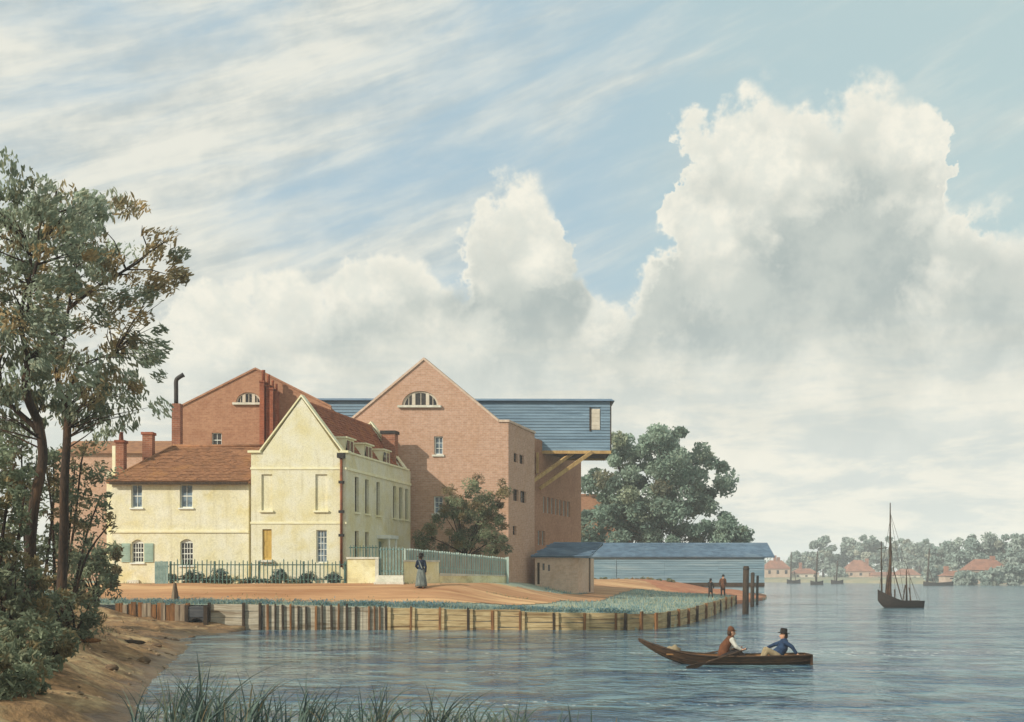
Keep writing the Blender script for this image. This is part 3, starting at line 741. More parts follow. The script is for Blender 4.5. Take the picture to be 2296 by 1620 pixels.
def make_wing():
    D0 = 57.4; x0, x1 = X(251, D0), X(564, D0) - .15; DEP = 7.8
    f = lambda p: Vector((x0 + p[0], D0 + p[1], p[2])); Wd = x1 - x0
    t = thing('yellow_cottage', (x0, D0, 2.0), 'low yellow cottage wing with brown hipped tile roof and green shutters', 'cottage')
    ze = Z(1080, D0); c = MB(f)
    wall = MB(f).box(0, Wd, 0, DEP, 1.3, ze).build('wall', 'yellow_render', t)
    fr = lambda a, b, y0, y1: (X(a, D0) - x0, X(b, D0) - x0, Z(y1, D0), Z(y0, D0))
    up = [fr(294, 319, 1086, 1139), fr(403, 432, 1086, 1139)]; dn = [fr(295, 322, 1217, 1262), fr(404, 433, 1216, 1268)]
    for a, b, z0, z1 in up: c.box(a, b, -.2, .19, z0, z1)
    for a, b, z0, z1 in dn:
        arc = [(a, z0), (b, z0)] + [(b + (a - b) * k / 8, z1 + .16 * math.sin(math.pi * k / 8)) for k in range(9)]
        c.prism(arc, -.2, .19)
    cut(wall, c)
    for q in up:
        sash(t, f, q, .16, 2, 2, 'y', frame=.06); MB(f).box(q[0] - .07, q[1] + .07, -.08, .03, q[2] - .08, q[2] - .004).build('sill', 'white_paint', t)
    for q in dn:
        w_ = sash(t, f, q, .16, 4, 4, 'y', mt='dark_glass')
        a, b, z0, z1 = q
        arc = [(b - .004 + (a - b + .008) * k / 8, z1 + .002 + .15 * math.sin(math.pi * k / 8)) for k in range(9)]
        MB(f).prism(arc, .12, .17).build('arched_head', 'white_paint', w_)
        MB(f).box(a - .07, b + .07, -.08, .03, z0 - .08, z0 - .004).build('sill', 'white_paint', t)
    for a, b in ((273, 292), (324, 344)):
        q = fr(a, b, 1219, 1261); s = MB(f).box(q[0], q[1], -.05, -.004, q[2], q[3]).build('shutter', 'green_shutter', t)
        for k in range(7):
            zz = q[2] + .08 + (q[3] - q[2] - .16) * (k + .2) / 7
            MB(f).box(q[0] + .05, q[1] - .05, -.064, -.048, zz, zz + .08).build('slat', 'green_shutter', s)
    MB(f).box(-.04, Wd, -.06, -.002, Z(1195, D0), Z(1190, D0)).build('string_course', 'yellow_trim', t)
    q = fr(286, 312, 1301, 1309); MB(f).box(q[0], q[1], -.10, -.004, q[2], q[3]).build('vent_hood', 'stone_step', t)
    # hipped roof
    ov = .22; zl = ze - .02; rz = Z(1003, D0 + DEP / 2); hx = X(388, D0 + DEP / 2) - x0
    A = (-ov, -ov); B = (Wd + .15, -ov); 
    front = [(-ov, -ov, zl), (Wd + .10, -ov, zl), (Wd + .10, DEP / 2, rz), (hx, DEP / 2, rz)]
    m = MB(f); m.pts([(-ov, -ov, zl), (Wd + .1, -ov, zl), (Wd + .1, DEP + ov, zl), (-ov, DEP + ov, zl), (hx, DEP / 2, rz), (Wd + .1, DEP / 2, rz),
                      (-ov, -ov, zl - .1), (Wd + .1, -ov, zl - .1), (Wd + .1, DEP + ov, zl - .1), (-ov, DEP + ov, zl - .1)])
    m.f = [(0, 1, 5, 4), (2, 3, 4, 5), (3, 0, 4), (1, 2, 5), (6, 7, 1, 0), (7, 8, 2, 1), (8, 9, 3, 2), (9, 6, 0, 3), (9, 8, 7, 6)]
    rf = m.build('roof', 'brown_tile', t)
    la = Wd + .1 + ov; lb = math.hypot(DEP / 2 + ov, rz - zl); sy, sz = (DEP / 2 + ov) / lb, (rz - zl) / lb
    g = lambda a, b, h: f((-ov + a, -ov + b * sy - h * sz, zl + b * sz + h * sy))
    tiles('tiles', g, lambda a, b: a > (hx + ov) * b / lb - .05, la, lb, .24, .2, 'brown_tile', rf, seed=7)
    la2 = DEP + 2 * ov; lb2 = math.hypot(hx + ov, rz - zl); s2, z2 = (hx + ov) / lb2, (rz - zl) / lb2
    g2 = lambda a, b, h: f((-ov + b * s2 - h * z2, DEP + ov - a, zl + b * z2 + h * s2))
    tiles('tiles', g2, lambda a, b: la2 / 2 * b / lb2 < a < la2 - la2 / 2 * b / lb2, la2, lb2, .24, .2, 'brown_tile', rf, seed=8)
    MB(f).tube([(hx, DEP / 2, rz + .05), (Wd + .1, DEP / 2, rz + .05)], .10, 8).build('ridge_tile', 'brown_tile', t, True)
    MB(f).tube([(-ov, -ov, zl + .03), (hx, DEP / 2, rz + .05)], .07, 8).build('hip_tile', 'brown_tile', t, True)
    # cross roof running into the gabled house
    d1 = 59.2; pa = P(480, 1049, d1); apex = P(524, 1010, 60.6); e1 = P(575, 1049, d1); bk = Vector((e1.x, 62.0, apex.z)); 
    m = MB(); m.pts([pa, e1, Vector((e1.x, 60.6, apex.z)), apex, apex + Vector((0, 1.2, -.3)), pa + Vector((.2, 1.4, -.2))])
    m.f = [(0, 1, 2, 3), (0, 3, 4, 5), (3, 2, 4)]
    m.build('cross_roof', 'brown_tile', t)
    MB(f).box(-.03, Wd, -.22 - .08, -.225, zl - .16, zl - .03).build('gutter', 'dark_timber', t)
    # narrow lean-to behind the left corner
    MB().box(X(239, 60), x0 - .004, 60, 63.2, 1.3, Z(1058, 60)).build('lean_to', 'yellow_render', t)
    chimney(t, 259, 277, 993, 1090, 58.6, 'chimney_brick', 1, .5, pot_h=.45)
    MB().box(X(251, 58.6), X(258.5, 58.6), 58.62, 59.1, Z(1085, 58.6), Z(1000, 58.6)).build('flue', 'yellow_trim', t)
    chimney(t, 319, 341, 975, 1035, 60, 'chimney_brick', 0, .5)
    c3 = chimney(t, 385, 404, 905, 1015, 61.6, 'chimney_brick', 0, .5, corbel=False)
    b = P(395, 905, 61.85); e = P(395, 855, 61.85)
    MB().tube(smooth_path([b, b.lerp(e, .6), e, e + Vector((.12, 0, .18)), e + Vector((.42, 0, .36))], 3), [.12] * 12 + [.14], 10).build('bent_cowl', 'black_iron', c3, True)

def lunette(t, cx, z0, r, hgt, yf, f=None, n=18, bars=(-.38, .38)):
    arc = lambda s, k0=0, k1=1: [(cx + r * s * math.cos(math.pi * (k0 + (k1 - k0) * i / n)), z0 + hgt * s * math.sin(math.pi * (k0 + (k1 - k0) * i / n))) for i in range(n + 1)]
    fr = MB(f); o, i_ = arc(1.0), arc(.88)
    for k in range(n): fr.prism([o[k], o[k + 1], i_[k + 1], i_[k]], yf - .05, yf + .02)
    w_ = fr.build('lunette_window', 'far_wall_pale', t)
    MB(f).prism(arc(.90), yf + .0, yf + .03).build('pane', 'dark_glass', w_)
    for b in bars:
        hh = hgt * math.sqrt(1 - b * b) * .93
        MB(f).box(cx + b * r - .10, cx + b * r + .10, yf - .07, yf - .003, z0 + .03, z0 + hh).build('mullion', 'far_wall_pale', w_)
    for q in (.0, -.66, .66):
        hh = hgt * math.sqrt(1 - q * q) * .86
        MB(f).box(cx + q * r - .018, cx + q * r + .018, yf - .025, yf - .002, z0 + .03, z0 + hh).build('glazing_bar', 'far_wall_pale', w_)
    MB(f).box(cx - r - .2, cx + r + .2, yf - .32, yf - .14, z0 - .16, z0 - .02).build('sill', 'stone_step', w_)

DM, KM = 68.0, .31
def make_mill():
    x1 = X(1140, DM); xa = X(951, DM); x0 = 2 * xa - x1
    f = lambda p: Vector((p[0] + KM * p[1], DM + p[1], p[2]))
    t = thing('brick_mill', ((x0 + x1) / 2, DM, 2.0), 'tall pink brick mill with half round gable window and side wall in shade', 'mill')
    ze = Z(947, DM); za = Z(808, DM); xs_ = X(1118, DM); xl = 2 * xa - xs_
    V1, V2 = 5.6, 18.0; zl = 11.05
    m = MB(f); m.prism([(x0, 1.3), (x1, 1.3), (x1, ze), (xs_, ze), (xa, za), (xl, ze), (x0, ze)], 0, .4); wall = m.build('wall', 'mill_brick', t)
    body = MB(f).box(x0, x1, .402, V1, 1.3, ze).build('wall', 'mill_brick', t)
    fb = lambda p: Vector((p[0] - .75 + KM * V1 + .375 * (p[1] - V1), DM + p[1], p[2]))
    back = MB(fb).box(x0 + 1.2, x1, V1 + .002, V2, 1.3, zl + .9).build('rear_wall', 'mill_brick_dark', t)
    c = MB(f); cb = MB(fb)
    lz, lr, lh = Z(909, DM), (X(984, DM) - X(902, DM)) / 2, Z(877, DM) - Z(909, DM)
    c.prism([(xa - .25 + lr * math.cos(math.pi * i / 18), lz + lh * math.sin(math.pi * i / 18)) for i in range(19)], -.3, .22)
    ws = [(X(973, DM), X(993, DM), Z(1020, DM), Z(979, DM)), (X(972, DM), X(993, DM), Z(1152, DM), Z(1113, DM))]
    for a, b, z0, z1 in ws: c.box(a, b, -.3, .22, z0, z1)
    side = []
    def vv(px):
        mm = (px - HORX) / FOC; return (x1 - DM * mm) / (mm - KM)
    for pa, pb, ya, yb in ((1152, 1161, 1017, 1037), (1165, 1175, 1021, 1041), (1151, 1163, 1098, 1124), (1167, 1180, 1102, 1128), (1150, 1158, 1180, 1200)):
        v0, v1 = vv(pa), vv(pb); dd = DM + (v0 + v1) / 2; side.append((v0, v1, Z(yb, dd), Z(ya, dd)))
    cs = MB(f)
    for v0, v1, z0, z1 in side: cs.box(x1 - .25, x1 + .3, v0, v1, z0, z1)
    cut(wall, c); cut(body, cs)
    def vr(px):
        mm = (px - HORX) / FOC; a0 = x1 - .75 + (KM - .375) * V1; return (a0 - DM * mm) / (mm - .375)
    strip = []
    for k in range(7):
        px = 1218 + k * 9.0; v0, v1 = vr(px), vr(px + 6.0); strip.append((v0, v1, 6.9, 8.05))
    strip.append((vr(1196), vr(1203), Z(1050, 75.5), Z(1026, 75.5)))
    for k in range(2): v0 = vr(1206 + k * 9); strip.append((v0, v0 + .6, 4.6, 5.6))
    for v0, v1, z0, z1 in strip: cb.box(x1 - .25, x1 + .3, v0, v1, z0, z1)
    cut(back, cb)
    lunette(t, xa - .25, lz, lr, lh, .14, f)
    for q in ws:
        sash(t, f, q, .16, 2, 3, 'y', frame=.07); MB(f).box(q[0] - .1, q[1] + .1, -.08, .05, q[2] - .12, q[2] - .004).build('sill', 'stone_step', t)
    for i, (v0, v1, z0, z1) in enumerate(side + strip):
        sash(t, f if i < 5 else fb, (v0, v1, z0, z1), x1 - .18, 2 if i < 5 else 1, 2, 'x', mt='dark_glass' if i < 5 or i > 11 else 'window_glass', frame=.05, fm='dark_timber' if i < 5 else 'sail_grey')
    # copings
    for (a0, b0), (a1, b1) in (((xs_, ze), (xa, za)), ((xl, ze), (xa, za))):
        MB(f).prism([(a0, b0 + .002), (a1, b1 + .002), (a1, b1 + .16), (a0, b0 + .16)], -.08, .35).build('coping', 'shed_brick', t)
    MB(f).box(xs_ + .02, x1 + .08, -.08, V1, ze + .002, ze + .14).build('parapet_coping', 'shed_brick', t)
    # roof behind the gable, running straight back
    g0 = lambda u, v, z, k: Vector((u + k * v, DM + v, z))
    for ea, k in ((xs_, 0.0), (xl, KM)):
        m = MB(); va, vb = .36, 8.9
        m.hexa([g0(ea, va, ze - .04, k), g0(xa, va, za - .14, 0), g0(xa, vb, za - .14, 0), g0(ea, vb, ze - .04, k), g0(ea, va, ze + .08, k), g0(xa, va, za - .02, 0), g0(xa, vb, za - .02, 0), g0(ea, vb, ze + .08, k)])
        m.build('roof', 'blue_slate', t)
    return t

def make_left_mill():
    d = 72.0; xa, x0 = X(573, d), X(404, d); x1 = 2 * xa - x0; ze, za = Z(914, d), Z(829, d)
    t = thing('brown_mill', (xa, d, 2.0), 'brown brick mill gable rising behind the low cottage roof', 'mill')
    m = MB(); m.prism([(x0, 1.3), (x1, 1.3), (x1, ze), (xa, za), (x0, ze)], d, d + 9); wall = m.build('wall', 'mill_brick_dark', t)
    c = MB(); q = (X(475, d), X(497, d), Z(1003, d), Z(971, d)); c.box(q[0], q[1], d - .3, d + .22, q[2], q[3])
    cx, lz, lr, lh = X(557, d), Z(903, d), (X(585, d) - X(529, d)) / 2, Z(880, d) - Z(903, d)
    c.prism([(cx + lr * math.cos(math.pi * i / 18), lz + lh * math.sin(math.pi * i / 18)) for i in range(19)], d - .3, d + .22)
    cut(wall, c)
    lunette(t, cx, lz, lr, lh, d + .14)
    sash(t, None, q, d + .16, 2, 2, 'y', mt='dark_glass')
    for a, b in (((x0, ze), (xa, za)), ((x1, ze), (xa, za))):
        MB().prism([(a[0], a[1] + .002), (b[0], b[1] + .002), (b[0], b[1] + .13), (a[0], a[1] + .13)], d - .08, d + .4).build('coping', 'mill_brick_dark', t)
    # stack of joined flues with pots
    dd = 70.6
    for i, (a, b, y0, hp) in enumerate(((582, 592, 858, .75), (594, 603, 866, .7), (604.5, 612, 874, .55), (613, 620, 880, .5))):
        ch = MB().box(X(a, dd), X(b, dd), dd + .25 * (i % 2), dd + .9, Z(1010, dd), Z(y0, dd)).build('flue', 'stack_brick', t)
        cxx = X((a + b) / 2, dd); r = X(b, dd) - X(a, dd)
        MB().box(X(a, dd) - .03, X(b, dd) + .03, dd - .05 + .25 * (i % 2), dd + .95, Z(y0, dd) + .002, Z(y0, dd) + .12).build('cap', 'stack_brick', ch)
        MB().lathe([(r * .42, 0), (r * .36, hp * .8), (r * .44, hp * .85), (r * .44, hp)], 10, (cxx, dd + .45, Z(y0, dd) + .12)).build('chimney_pot', 'stack_brick', ch, True)

def make_lucam():
    """long blue boarded loft over the mill, its end jutting out on struts"""
    d = 77.0; xL, xR = X(655, d), X(1369, d); z0, z1 = Z(1010, d), Z(899, d); dep = 4.6; sk = .014
    f = lambda p: Vector((p[0], d + p[1] + (p[0] - xL) * sk, p[2]))
    t = thing('boarded_loft', (X(1300, d), d, z0), 'long blue weatherboarded loft jutting from the mill on timber struts', 'loft')
    MB(f).box(xL, xR, .06, dep, z0, z1).build('core', 'blue_board', t)
    n = 17; hb = (z1 - z0) / n
    wx0, wx1, wz0, wz1 = X(1326, d), X(1346, d), Z(963, d), Z(916, d)
    r = random.Random(2)
    xv = X(1040, d)
    for k in range(n):                                     # boards only where they can be seen: right of the mill gable, and between the gables
        a, b = z0 + k * hb, z0 + (k + 1) * hb
        spans = [(xv, xR)] if b < wz0 or a > wz1 else [(xv, wx0 - .05), (wx1 + .05, xR)]
        if k > 8: spans.append((xL, X(850, d)))
        for s0, s1 in spans:
            j = r.uniform(0, .012)
            MB(f).hexa([(s0, -.03 - j, a + .004), (s1, -.03 - j, a + .004), (s1, .056, a + .004), (s0, .056, a + .004),
                        (s0, .015 - j, b - .002), (s1, .015 - j, b - .002), (s1, .056, b - .002), (s0, .056, b - .002)]).build('board', 'blue_board', t)
    wdw = MB(f).box(wx0, wx1, -.02, .05, wz0, wz1).build('shutter', 'far_wall_pale', t)
    for k in range(5): MB(f).box(wx0 + .02, wx1 - .02, -.035, -.022, wz0 + .05 + k * (wz1 - wz0 - .1) / 5, wz0 + (k + .85) * (wz1 - wz0 - .1) / 5 + .05).build('slat', 'far_wall_pale', wdw)
    MB(f).box(wx0 - .12, wx0 - .004, -.07, .05, wz0 - .1, wz1 + .12).build('jamb', 'dark_timber', wdw)
    # end wall, dark boards, and the eaves
    MB(f).box(xR + .002, xR + .08, -.08, dep, z0 - .1, z1 + .05).build('end_wall', 'dark_timber', t)
    MB(f).prism([(-.25, z1 + .004), (dep + .2, z1 + .004), (dep / 2, z1 + .55)], xL, xR + .3, 'x').build('roof', 'blue_slate', t)
    MB(f).box(X(1175, d), xR + .06, -.10, .14, z0 - .22, z0 - .004).build('beam', 'ochre_timber', t)
    MB(f).box(X(1175, d), xR + .06, dep - .2, dep, z0 - .22, z0 - .004).build('beam', 'ochre_timber', t)
    MB(f).box(X(1210, d), xR, .2, dep - .25, z0 - .08, z0 - .01).build('soffit', 'dark_timber', t)
    q = lambda px, py, dd: P(px, py, dd)
    MB().beam(q(1327, 1014, 77.1), q(1210, 1096, 75.9), .22, .24).build('strut', 'ochre_timber', t)
    MB().beam(q(1284, 1016, 77.9), q(1188, 1084, 74.4), .2, .22).build('strut', 'ochre_timber', t)
    MB().beam(q(1187, 1014, 74.6), q(1187, 1100, 74.6), .2, .2).build('post', 'ochre_timber', t)
    MB().beam(q(1205, 1015, 75.8), q(1205, 1062, 75.8), .18, .18).build('post', 'ochre_timber', t)

def make_shed():
    d = 116.0; x0, x1 = X(1293, d), X(1714, d); zb, ze, zr = .6, Z(1248, d), Z(1219, d + 3); dep = 6.4
    f = lambda p: Vector((p[0], d + p[1], p[2]))
    t = thing('boat_shed', ((x0 + x1) / 2, d, 2.0), 'long low blue boarded shed at the water side', 'shed')
    MB(f).prism([(0.05, zb), (dep, zb), (dep, ze), (dep / 2, zr - .1), (.05, ze)], x0, x1, 'x').build('core', 'shed_board', t)
    n = 11; hb = (ze - 1.7) / n; r = random.Random(5); joints = [x0, X(1380, d), X(1490, d), X(1610, d), x1]
    for k in range(n):
        a = 1.7 + k * hb
        for s0, s1 in zip(joints, joints[1:]):
            j = r.uniform(0, .02)
            MB(f).hexa([(s0 + .005, -.05 - j, a + .006), (s1 - .005, -.05 - j, a + .006), (s1 - .005, .046, a + .006), (s0 + .005, .046, a + .006),
                        (s0 + .005, -.0 - j, a + hb - .003), (s1 - .005, -.0 - j, a + hb - .003), (s1 - .005, .046, a + hb - .003), (s0 + .005, .046, a + hb - .003)]).build('board', 'shed_board', t)
    MB(f).box(X(1380, d) - .06, X(1380, d) + .06, -.10, -.075, 1.7, ze - .02).build('cover_strip', 'shed_board', t)
    # slated roof in courses
    xr0, xr1 = X(1300, d), X(1736, d); lb = math.hypot(dep / 2 + .3, zr - ze + .1); sy, sz = (dep / 2 + .3) / lb, (zr - ze + .1) / lb
    g = lambda a, b, h: f((xr0 + a, -.3 + b * sy - h * sz, ze - .08 + b * sz + h * sy))
    la = xr1 - xr0
    m = MB(); m.hexa([g(0, 0, -.07), g(la, 0, -.07), g(la, lb, -.07), g(0, lb, -.07), g(0, 0, 0), g(la, 0, 0), g(la, lb, 0), g(0, lb, 0)]); rf = m.build('roof', 'blue_slate', t)
    tiles('slates', g, lambda a, b: True, la, lb, .5, .34, 'blue_slate', rf, seed=12)
    m = MB(f); m.hexa([(xr0, dep / 2, zr - .12), (xr1, dep / 2, zr - .12), (xr1, dep + .3, ze - .18), (xr0, dep + .3, ze - .18), (xr0, dep / 2, zr - .03), (xr1, dep / 2, zr - .03), (xr1, dep + .3, ze - .08), (xr0, dep + .3, ze - .08)]); m.build('roof', 'blue_slate', t)
    MB(f).box(xr0, xr1, dep / 2 - .12, dep / 2 + .12, zr - .02, zr + .08).build('ridge', 'blue_slate', t)
    MB(f).beam(f((xr1 + .07, -.32, ze - .1)), f((xr1 + .07, dep / 2, zr + .05)), .12, .25).build('bargeboard', 'black_iron', t)
    MB(f).box(x0, x1, -.075, .03, 1.3, 1.698).build('plinth', 'dark_timber', t)
    # brick lean-to by the mill
    d2 = 71.5; k2 = KM
    a0, a1 = X(1200, d2), X(1296, d2); z1 = Z(1251, d2); zz = Z(1219, d2 + 2.2)
    f2 = lambda p: Vector((p[0] + k2 * p[1], d2 + p[1], p[2]))
    t2 = thing('brick_outhouse', (a0, d2, 2.0), 'small pale brick outhouse with blue slate roof against the mill', 'outhouse')
    wall = MB(f2).box(a0, a1, 0, 4.4, 1.3, z1).build('wall', 'shed_brick', t2)
    c = MB(f2); hs = [(X(1204, d2), X(1210, d2), 1.9, Z(1262, d2)), (X(1216, d2), X(1221, d2), Z(1279, d2), Z(1264, d2)), (X(1228, d2), X(1233, d2), Z(1281, d2), Z(1267, d2))]
    for a, b, z0, zt in hs: c.box(a, b, -.2, .14, z0, zt)
    cut(wall, c)
    for i, (a, b, z0, zt) in enumerate(hs):
        MB(f2).box(a + .003, b - .003, .09, .139, z0, zt - .003).build('door' if i == 0 else 'window', 'dark_timber' if i == 0 else 'dark_glass', t2)
    MB(f2).tube([(X(1322, d2), 0, 1.4), (X(1322, d2), 0, z1)], .06, 8).build('post', 'dark_timber', t2)
    lb = math.hypot(2.4, zz - z1); sy, sz = 2.4 / lb, (zz - z1) / lb; r0, r1 = X(1192, d2), X(1344, d2); la = r1 - r0
    re = X(1327, d2) - r0; rd = X(1352, d2 + 2.2) - k2 * 2.2 - r0; la = max(re, rd)
    g = lambda a, b, h: f2((r0 + min(a, re + (rd - re) * b / lb), -.2 + b * sy - h * sz, z1 + .01 + b * sz + h * sy))
    m = MB(); m.hexa([g(0, 0, 0), g(la, 0, 0), g(la, lb, 0), g(.9, lb, 0), g(0, 0, .07), g(la, 0, .07), g(la, lb, .07), g(.9, lb, .07)]); rf = m.build('roof', 'blue_slate', t2)
    tiles('slates', lambda a, b, h: g(a, b, h + .07), lambda a, b: .9 * b / lb < a < re + (rd - re) * b / lb, la, lb, .35, .25, 'blue_slate', rf, seed=13)
    m = MB(f2); m.hexa([(r0 + .9, 2.2, zz - .1), (r0 + rd, 2.2, zz - .1), (r0 + rd - 1.7, 4.6, z1 - .1), (r0 + .3, 4.6, z1 - .1), (r0 + .9, 2.2, zz), (r0 + rd, 2.2, zz), (r0 + rd - 1.7, 4.6, z1), (r0 + .3, 4.6, z1)]); m.build('roof', 'blue_slate', t2)

make_yellow_house(); make_wing(); make_mill(); make_left_mill(); make_lucam(); make_shed()

# far brick ranges
t = thing('brick_range', (X(1330, 128), 128, 2), 'plain brown brick range half hidden behind the round green tree', 'building')
o = MB().box(X(1270, 128), X(1420, 128), 128, 136, 1, Z(1112, 128)).build('wall', 'mill_brick_dark', t)
MB().box(X(1268, 128), X(1422, 128), 127.9, 136.1, Z(1112, 128) + .003, Z(1108, 128)).build('coping', 'mill_brick_dark', t)
t = thing('brick_range', (X(200, 84), 84, 2), 'distant pinkish brick range seen through the thin shoots beside the cottage', 'building')
MB().box(X(120, 84), X(395, 84), 84, 92, 1, Z(1018, 84)).build('wall', 'mill_brick', t)
m = MB(); m.prism([(83.7, Z(1018, 84) + .003), (92.3, Z(1018, 84) + .003), (88, Z(1006, 88) + .6)], X(118, 84), X(397, 84), 'x'); m.build('roof', 'brown_tile', t)

# ------------------------------------------------------------------ garden walls, railings, gate
def gz(x, y): return ground_z(x, y)
def picket_mesh(h, wd, dp, point):
    me = bpy.data.meshes.new('picket'); a, b = wd / 2, dp / 2
    v = [(-a, -b, 0), (a, -b, 0), (a, b, 0), (-a, b, 0), (-a, -b, h - point), (a, -b, h - point), (a, b, h - point), (-a, b, h - point), (0, 0, h)]
    me.from_pydata(v, [], [(3, 2, 1, 0), (0, 1, 5, 4), (1, 2, 6, 5), (2, 3, 7, 6), (3, 0, 4, 7), (4, 5, 8), (5, 6, 8), (6, 7, 8), (7, 4, 8)])
    return me
def put(name, me, parent, loc, rot=(0, 0, 0), scale=(1, 1, 1)):
    o = bpy.data.objects.new(name, me); COL.objects.link(o); o.parent = parent
    o.location = Vector(loc) - wloc(parent); o.rotation_euler = rot; o.scale = scale; return o
rr = random.Random(21)

DR = 55.5
# front railing
t = thing('garden_railing', (X(560, DR), DR, 2.0), 'dark green iron railing in front of the yellow houses', 'railing')
me = picket_mesh(1.18, .045, .045, .06); me.materials.append(MATS['rail_green'])
px = 381.0
while px < 776:
    s = 1 + .06 * math.sin(px * .9) + rr.uniform(-.03, .03) + .05 * (px < 700)
    x_ = X(px, DR); put('picket', me, t, (x_, DR, gz(x_, DR) - .03), (rr.uniform(-.02, .02), rr.uniform(-.025, .025), 0), (1, 1, s)); px += 9.1 + rr.uniform(-.6, .6)
for zc in (2.28, 3.02): MB().box(X(379, DR), X(776, DR), DR + .03, DR + .07, zc - .025, zc + .025).build('rail', 'rail_green', t)
for q in (381, 480, 580, 680, 774): MB().box(X(q, DR) - .045, X(q, DR) + .045, DR + .075, DR + .16, 1.9, 3.2).build('post', 'rail_green', t)
# close boarded gate at its left end
t = thing('board_gate', (X(362, DR), DR, 2.0), 'pale green close boarded gate left of the dark railing', 'gate')
me = picket_mesh(1.2, .125, .03, .01); me.materials.append(MATS['gate_green'])
for k in range(5): put('board', me, t, (X(350 + k * 6.1, DR), DR, 2.0 + rr.uniform(-.02, .02)))
MB().box(X(347, DR), X(378, DR), DR + .02, DR + .06, 2.3, 2.38).build('ledge', 'gate_green', t)
MB().box(X(347, DR), X(378, DR), DR + .02, DR + .06, 2.9, 2.98).build('ledge', 'gate_green', t)
# rendered garden wall left of the steps
t = thing('garden_wall', (X(812, DR), DR, 2.0), 'low yellow garden wall with coping between railing and steps', 'wall')
zt = Z(1254, DR)
MB().box(X(779, DR), X(847, DR), DR, DR + .3, 1.6, zt).build('wall', 'cream_wall', t)
MB().box(X(777, DR), X(849, DR), DR - .05, DR + .35, zt + .002, zt + .10).build('coping', 'stone_step', t)
MB().box(X(841, DR), X(849, DR), DR - .03, DR - .002, 1.6, zt).build('pier', 'stone_step', t)
# railing on that wall and the open barred gate
me = picket_mesh(.62, .04, .04, .05); me.materials.append(MATS['rail_green'])
t = thing('wall_railing', (X(812, DR), DR, zt), 'short green iron railing standing on top of the left garden wall', 'railing')
for k in range(9): put('picket', me, t, (X(785 + k * 7.1, DR), DR + .15, zt + .10), (0, rr.uniform(-.02, .02), 0))
MB().box(X(781, DR), X(846, DR), DR + .175, DR + .205, zt + .56, zt + .61).build('rail', 'rail_green', t)
t = thing('barred_gate', (X(876, DR), DR + .1, 2.2), 'tall blue green barred gate above the white steps', 'gate')
me = picket_mesh(1.4, .06, .035, .04); me.materials.append(MATS['gate_green'])
for k in range(8): put('bar', me, t, (X(853 + k * 6.9, DR), DR + .12, Z(1289, DR)), (0, rr.uniform(-.015, .015), 0))
for py in (1281, 1232): MB().box(X(850, DR), X(905, DR), DR + .14, DR + .18, Z(py + 1.5, DR), Z(py - 1.5, DR)).build('rail', 'gate_green', t)
t = thing('door_steps', (X(876, DR), DR - .3, 2.0), 'pale stone steps up to the barred gate', 'steps')
for k, (a, b, y0, y1) in enumerate(((842, 908, 1305, 1311), (846, 906, 1298, 1305), (849, 905, 1290.5, 1298))):
    MB().box(X(a, DR), X(b, DR), DR - .75 + k * .27, DR + .3, 1.7 if k == 0 else Z(y1, DR) + .002, Z(y0, DR)).build('step', 'stone_step', t)
# wall right of the steps: high piece, then a low wall carrying the paling
def lerp(a, b, t_): return a + (b - a) * t_
E0, E1 = (X(906, DR), DR), (X(1138, 60.5), 60.5)
def on(t_): return Vector((lerp(E0[0], E1[0], t_), lerp(E0[1], E1[1], t_), 0))
def tpx(px):                                                # parameter along that wall
    m_ = (px - HORX) / FOC; return (m_ * E0[1] - E0[0]) / ((E1[0] - E0[0]) - m_ * (E1[1] - E0[1]))
t = thing('garden_wall', (E0[0], E0[1], 2.0), 'yellow garden wall with high end beside the steps running low towards the mill', 'wall')
def wall_piece(a, b, za, zb_, zbot, th, dy=0):
    p, q = on(a), on(b); nrm = Vector((0, 1, 0))
    return MB().hexa([p + Vector((0, dy, zbot)), q + Vector((0, dy, zbot)), q + Vector((0, dy + th, zbot)), p + Vector((0, dy + th, zbot)),
                      p + Vector((0, dy, za)), q + Vector((0, dy, zb_)), q + Vector((0, dy + th, zb_)), p + Vector((0, dy + th, za))])
ta = tpx(984)
wall_piece(0, ta, Z(1260, DR), Z(1260, DR), 1.6, .3).build('wall', 'cream_wall', t)
wall_piece(-.01, ta + .01, Z(1260, DR) + .09, Z(1260, DR) + .09, Z(1260, DR) + .002, .4, -.05).build('coping', 'stone_step', t)
wall_piece(ta + .001, 1, Z(1288, DR + 1.5), Z(1293, 60.5), 1.6, .28).build('wall', 'cream_wall', t)
wall_piece(ta + .012, 1, Z(1288, DR + 1.5) + .06, Z(1293, 60.5) + .06, Z(1293, 60.5) + .03, .36, -.04).build('coping', 'stone_step', t)
t = thing('paling_fence', (on(.6).x, on(.6).y, 2.4), 'pale green paling fence on the low wall beside the mill', 'fence')
me = picket_mesh(1, .092, .025, .015); me.materials.append(MATS['paling_green'])
n = 44
for k in range(n):
    q = k / n + .005; p = on(q); pxx = HORX + FOC * p.x / p.y
    top = Z(np.interp(pxx, [905, 985, 1138], [1229, 1236, 1251]), p.y) + rr.uniform(-.02, .02)
    bot = Z(1260, DR) + .09 if q < ta else float(np.interp(q, [ta, 1], [Z(1288, DR + 1.5), Z(1293, 60.5)])) + .06
    put('paling', me, t, (p.x, p.y + .12, bot + .003), (0, rr.uniform(-.01, .01), 0), (.9 + .15 * (k % 2), 1, top - bot))
for zz0, zz1 in ((.35, .2), (1.1, .85)):
    pa_, pb_ = on(ta + .01), on(1)
    MB().beam(pa_ + Vector((0, .20, Z(1288, DR + 1.5) + zz0)), pb_ + Vector((0, .20, Z(1293, 60.5) + zz1)), .05, .07).build('rail', 'paling_green', t)
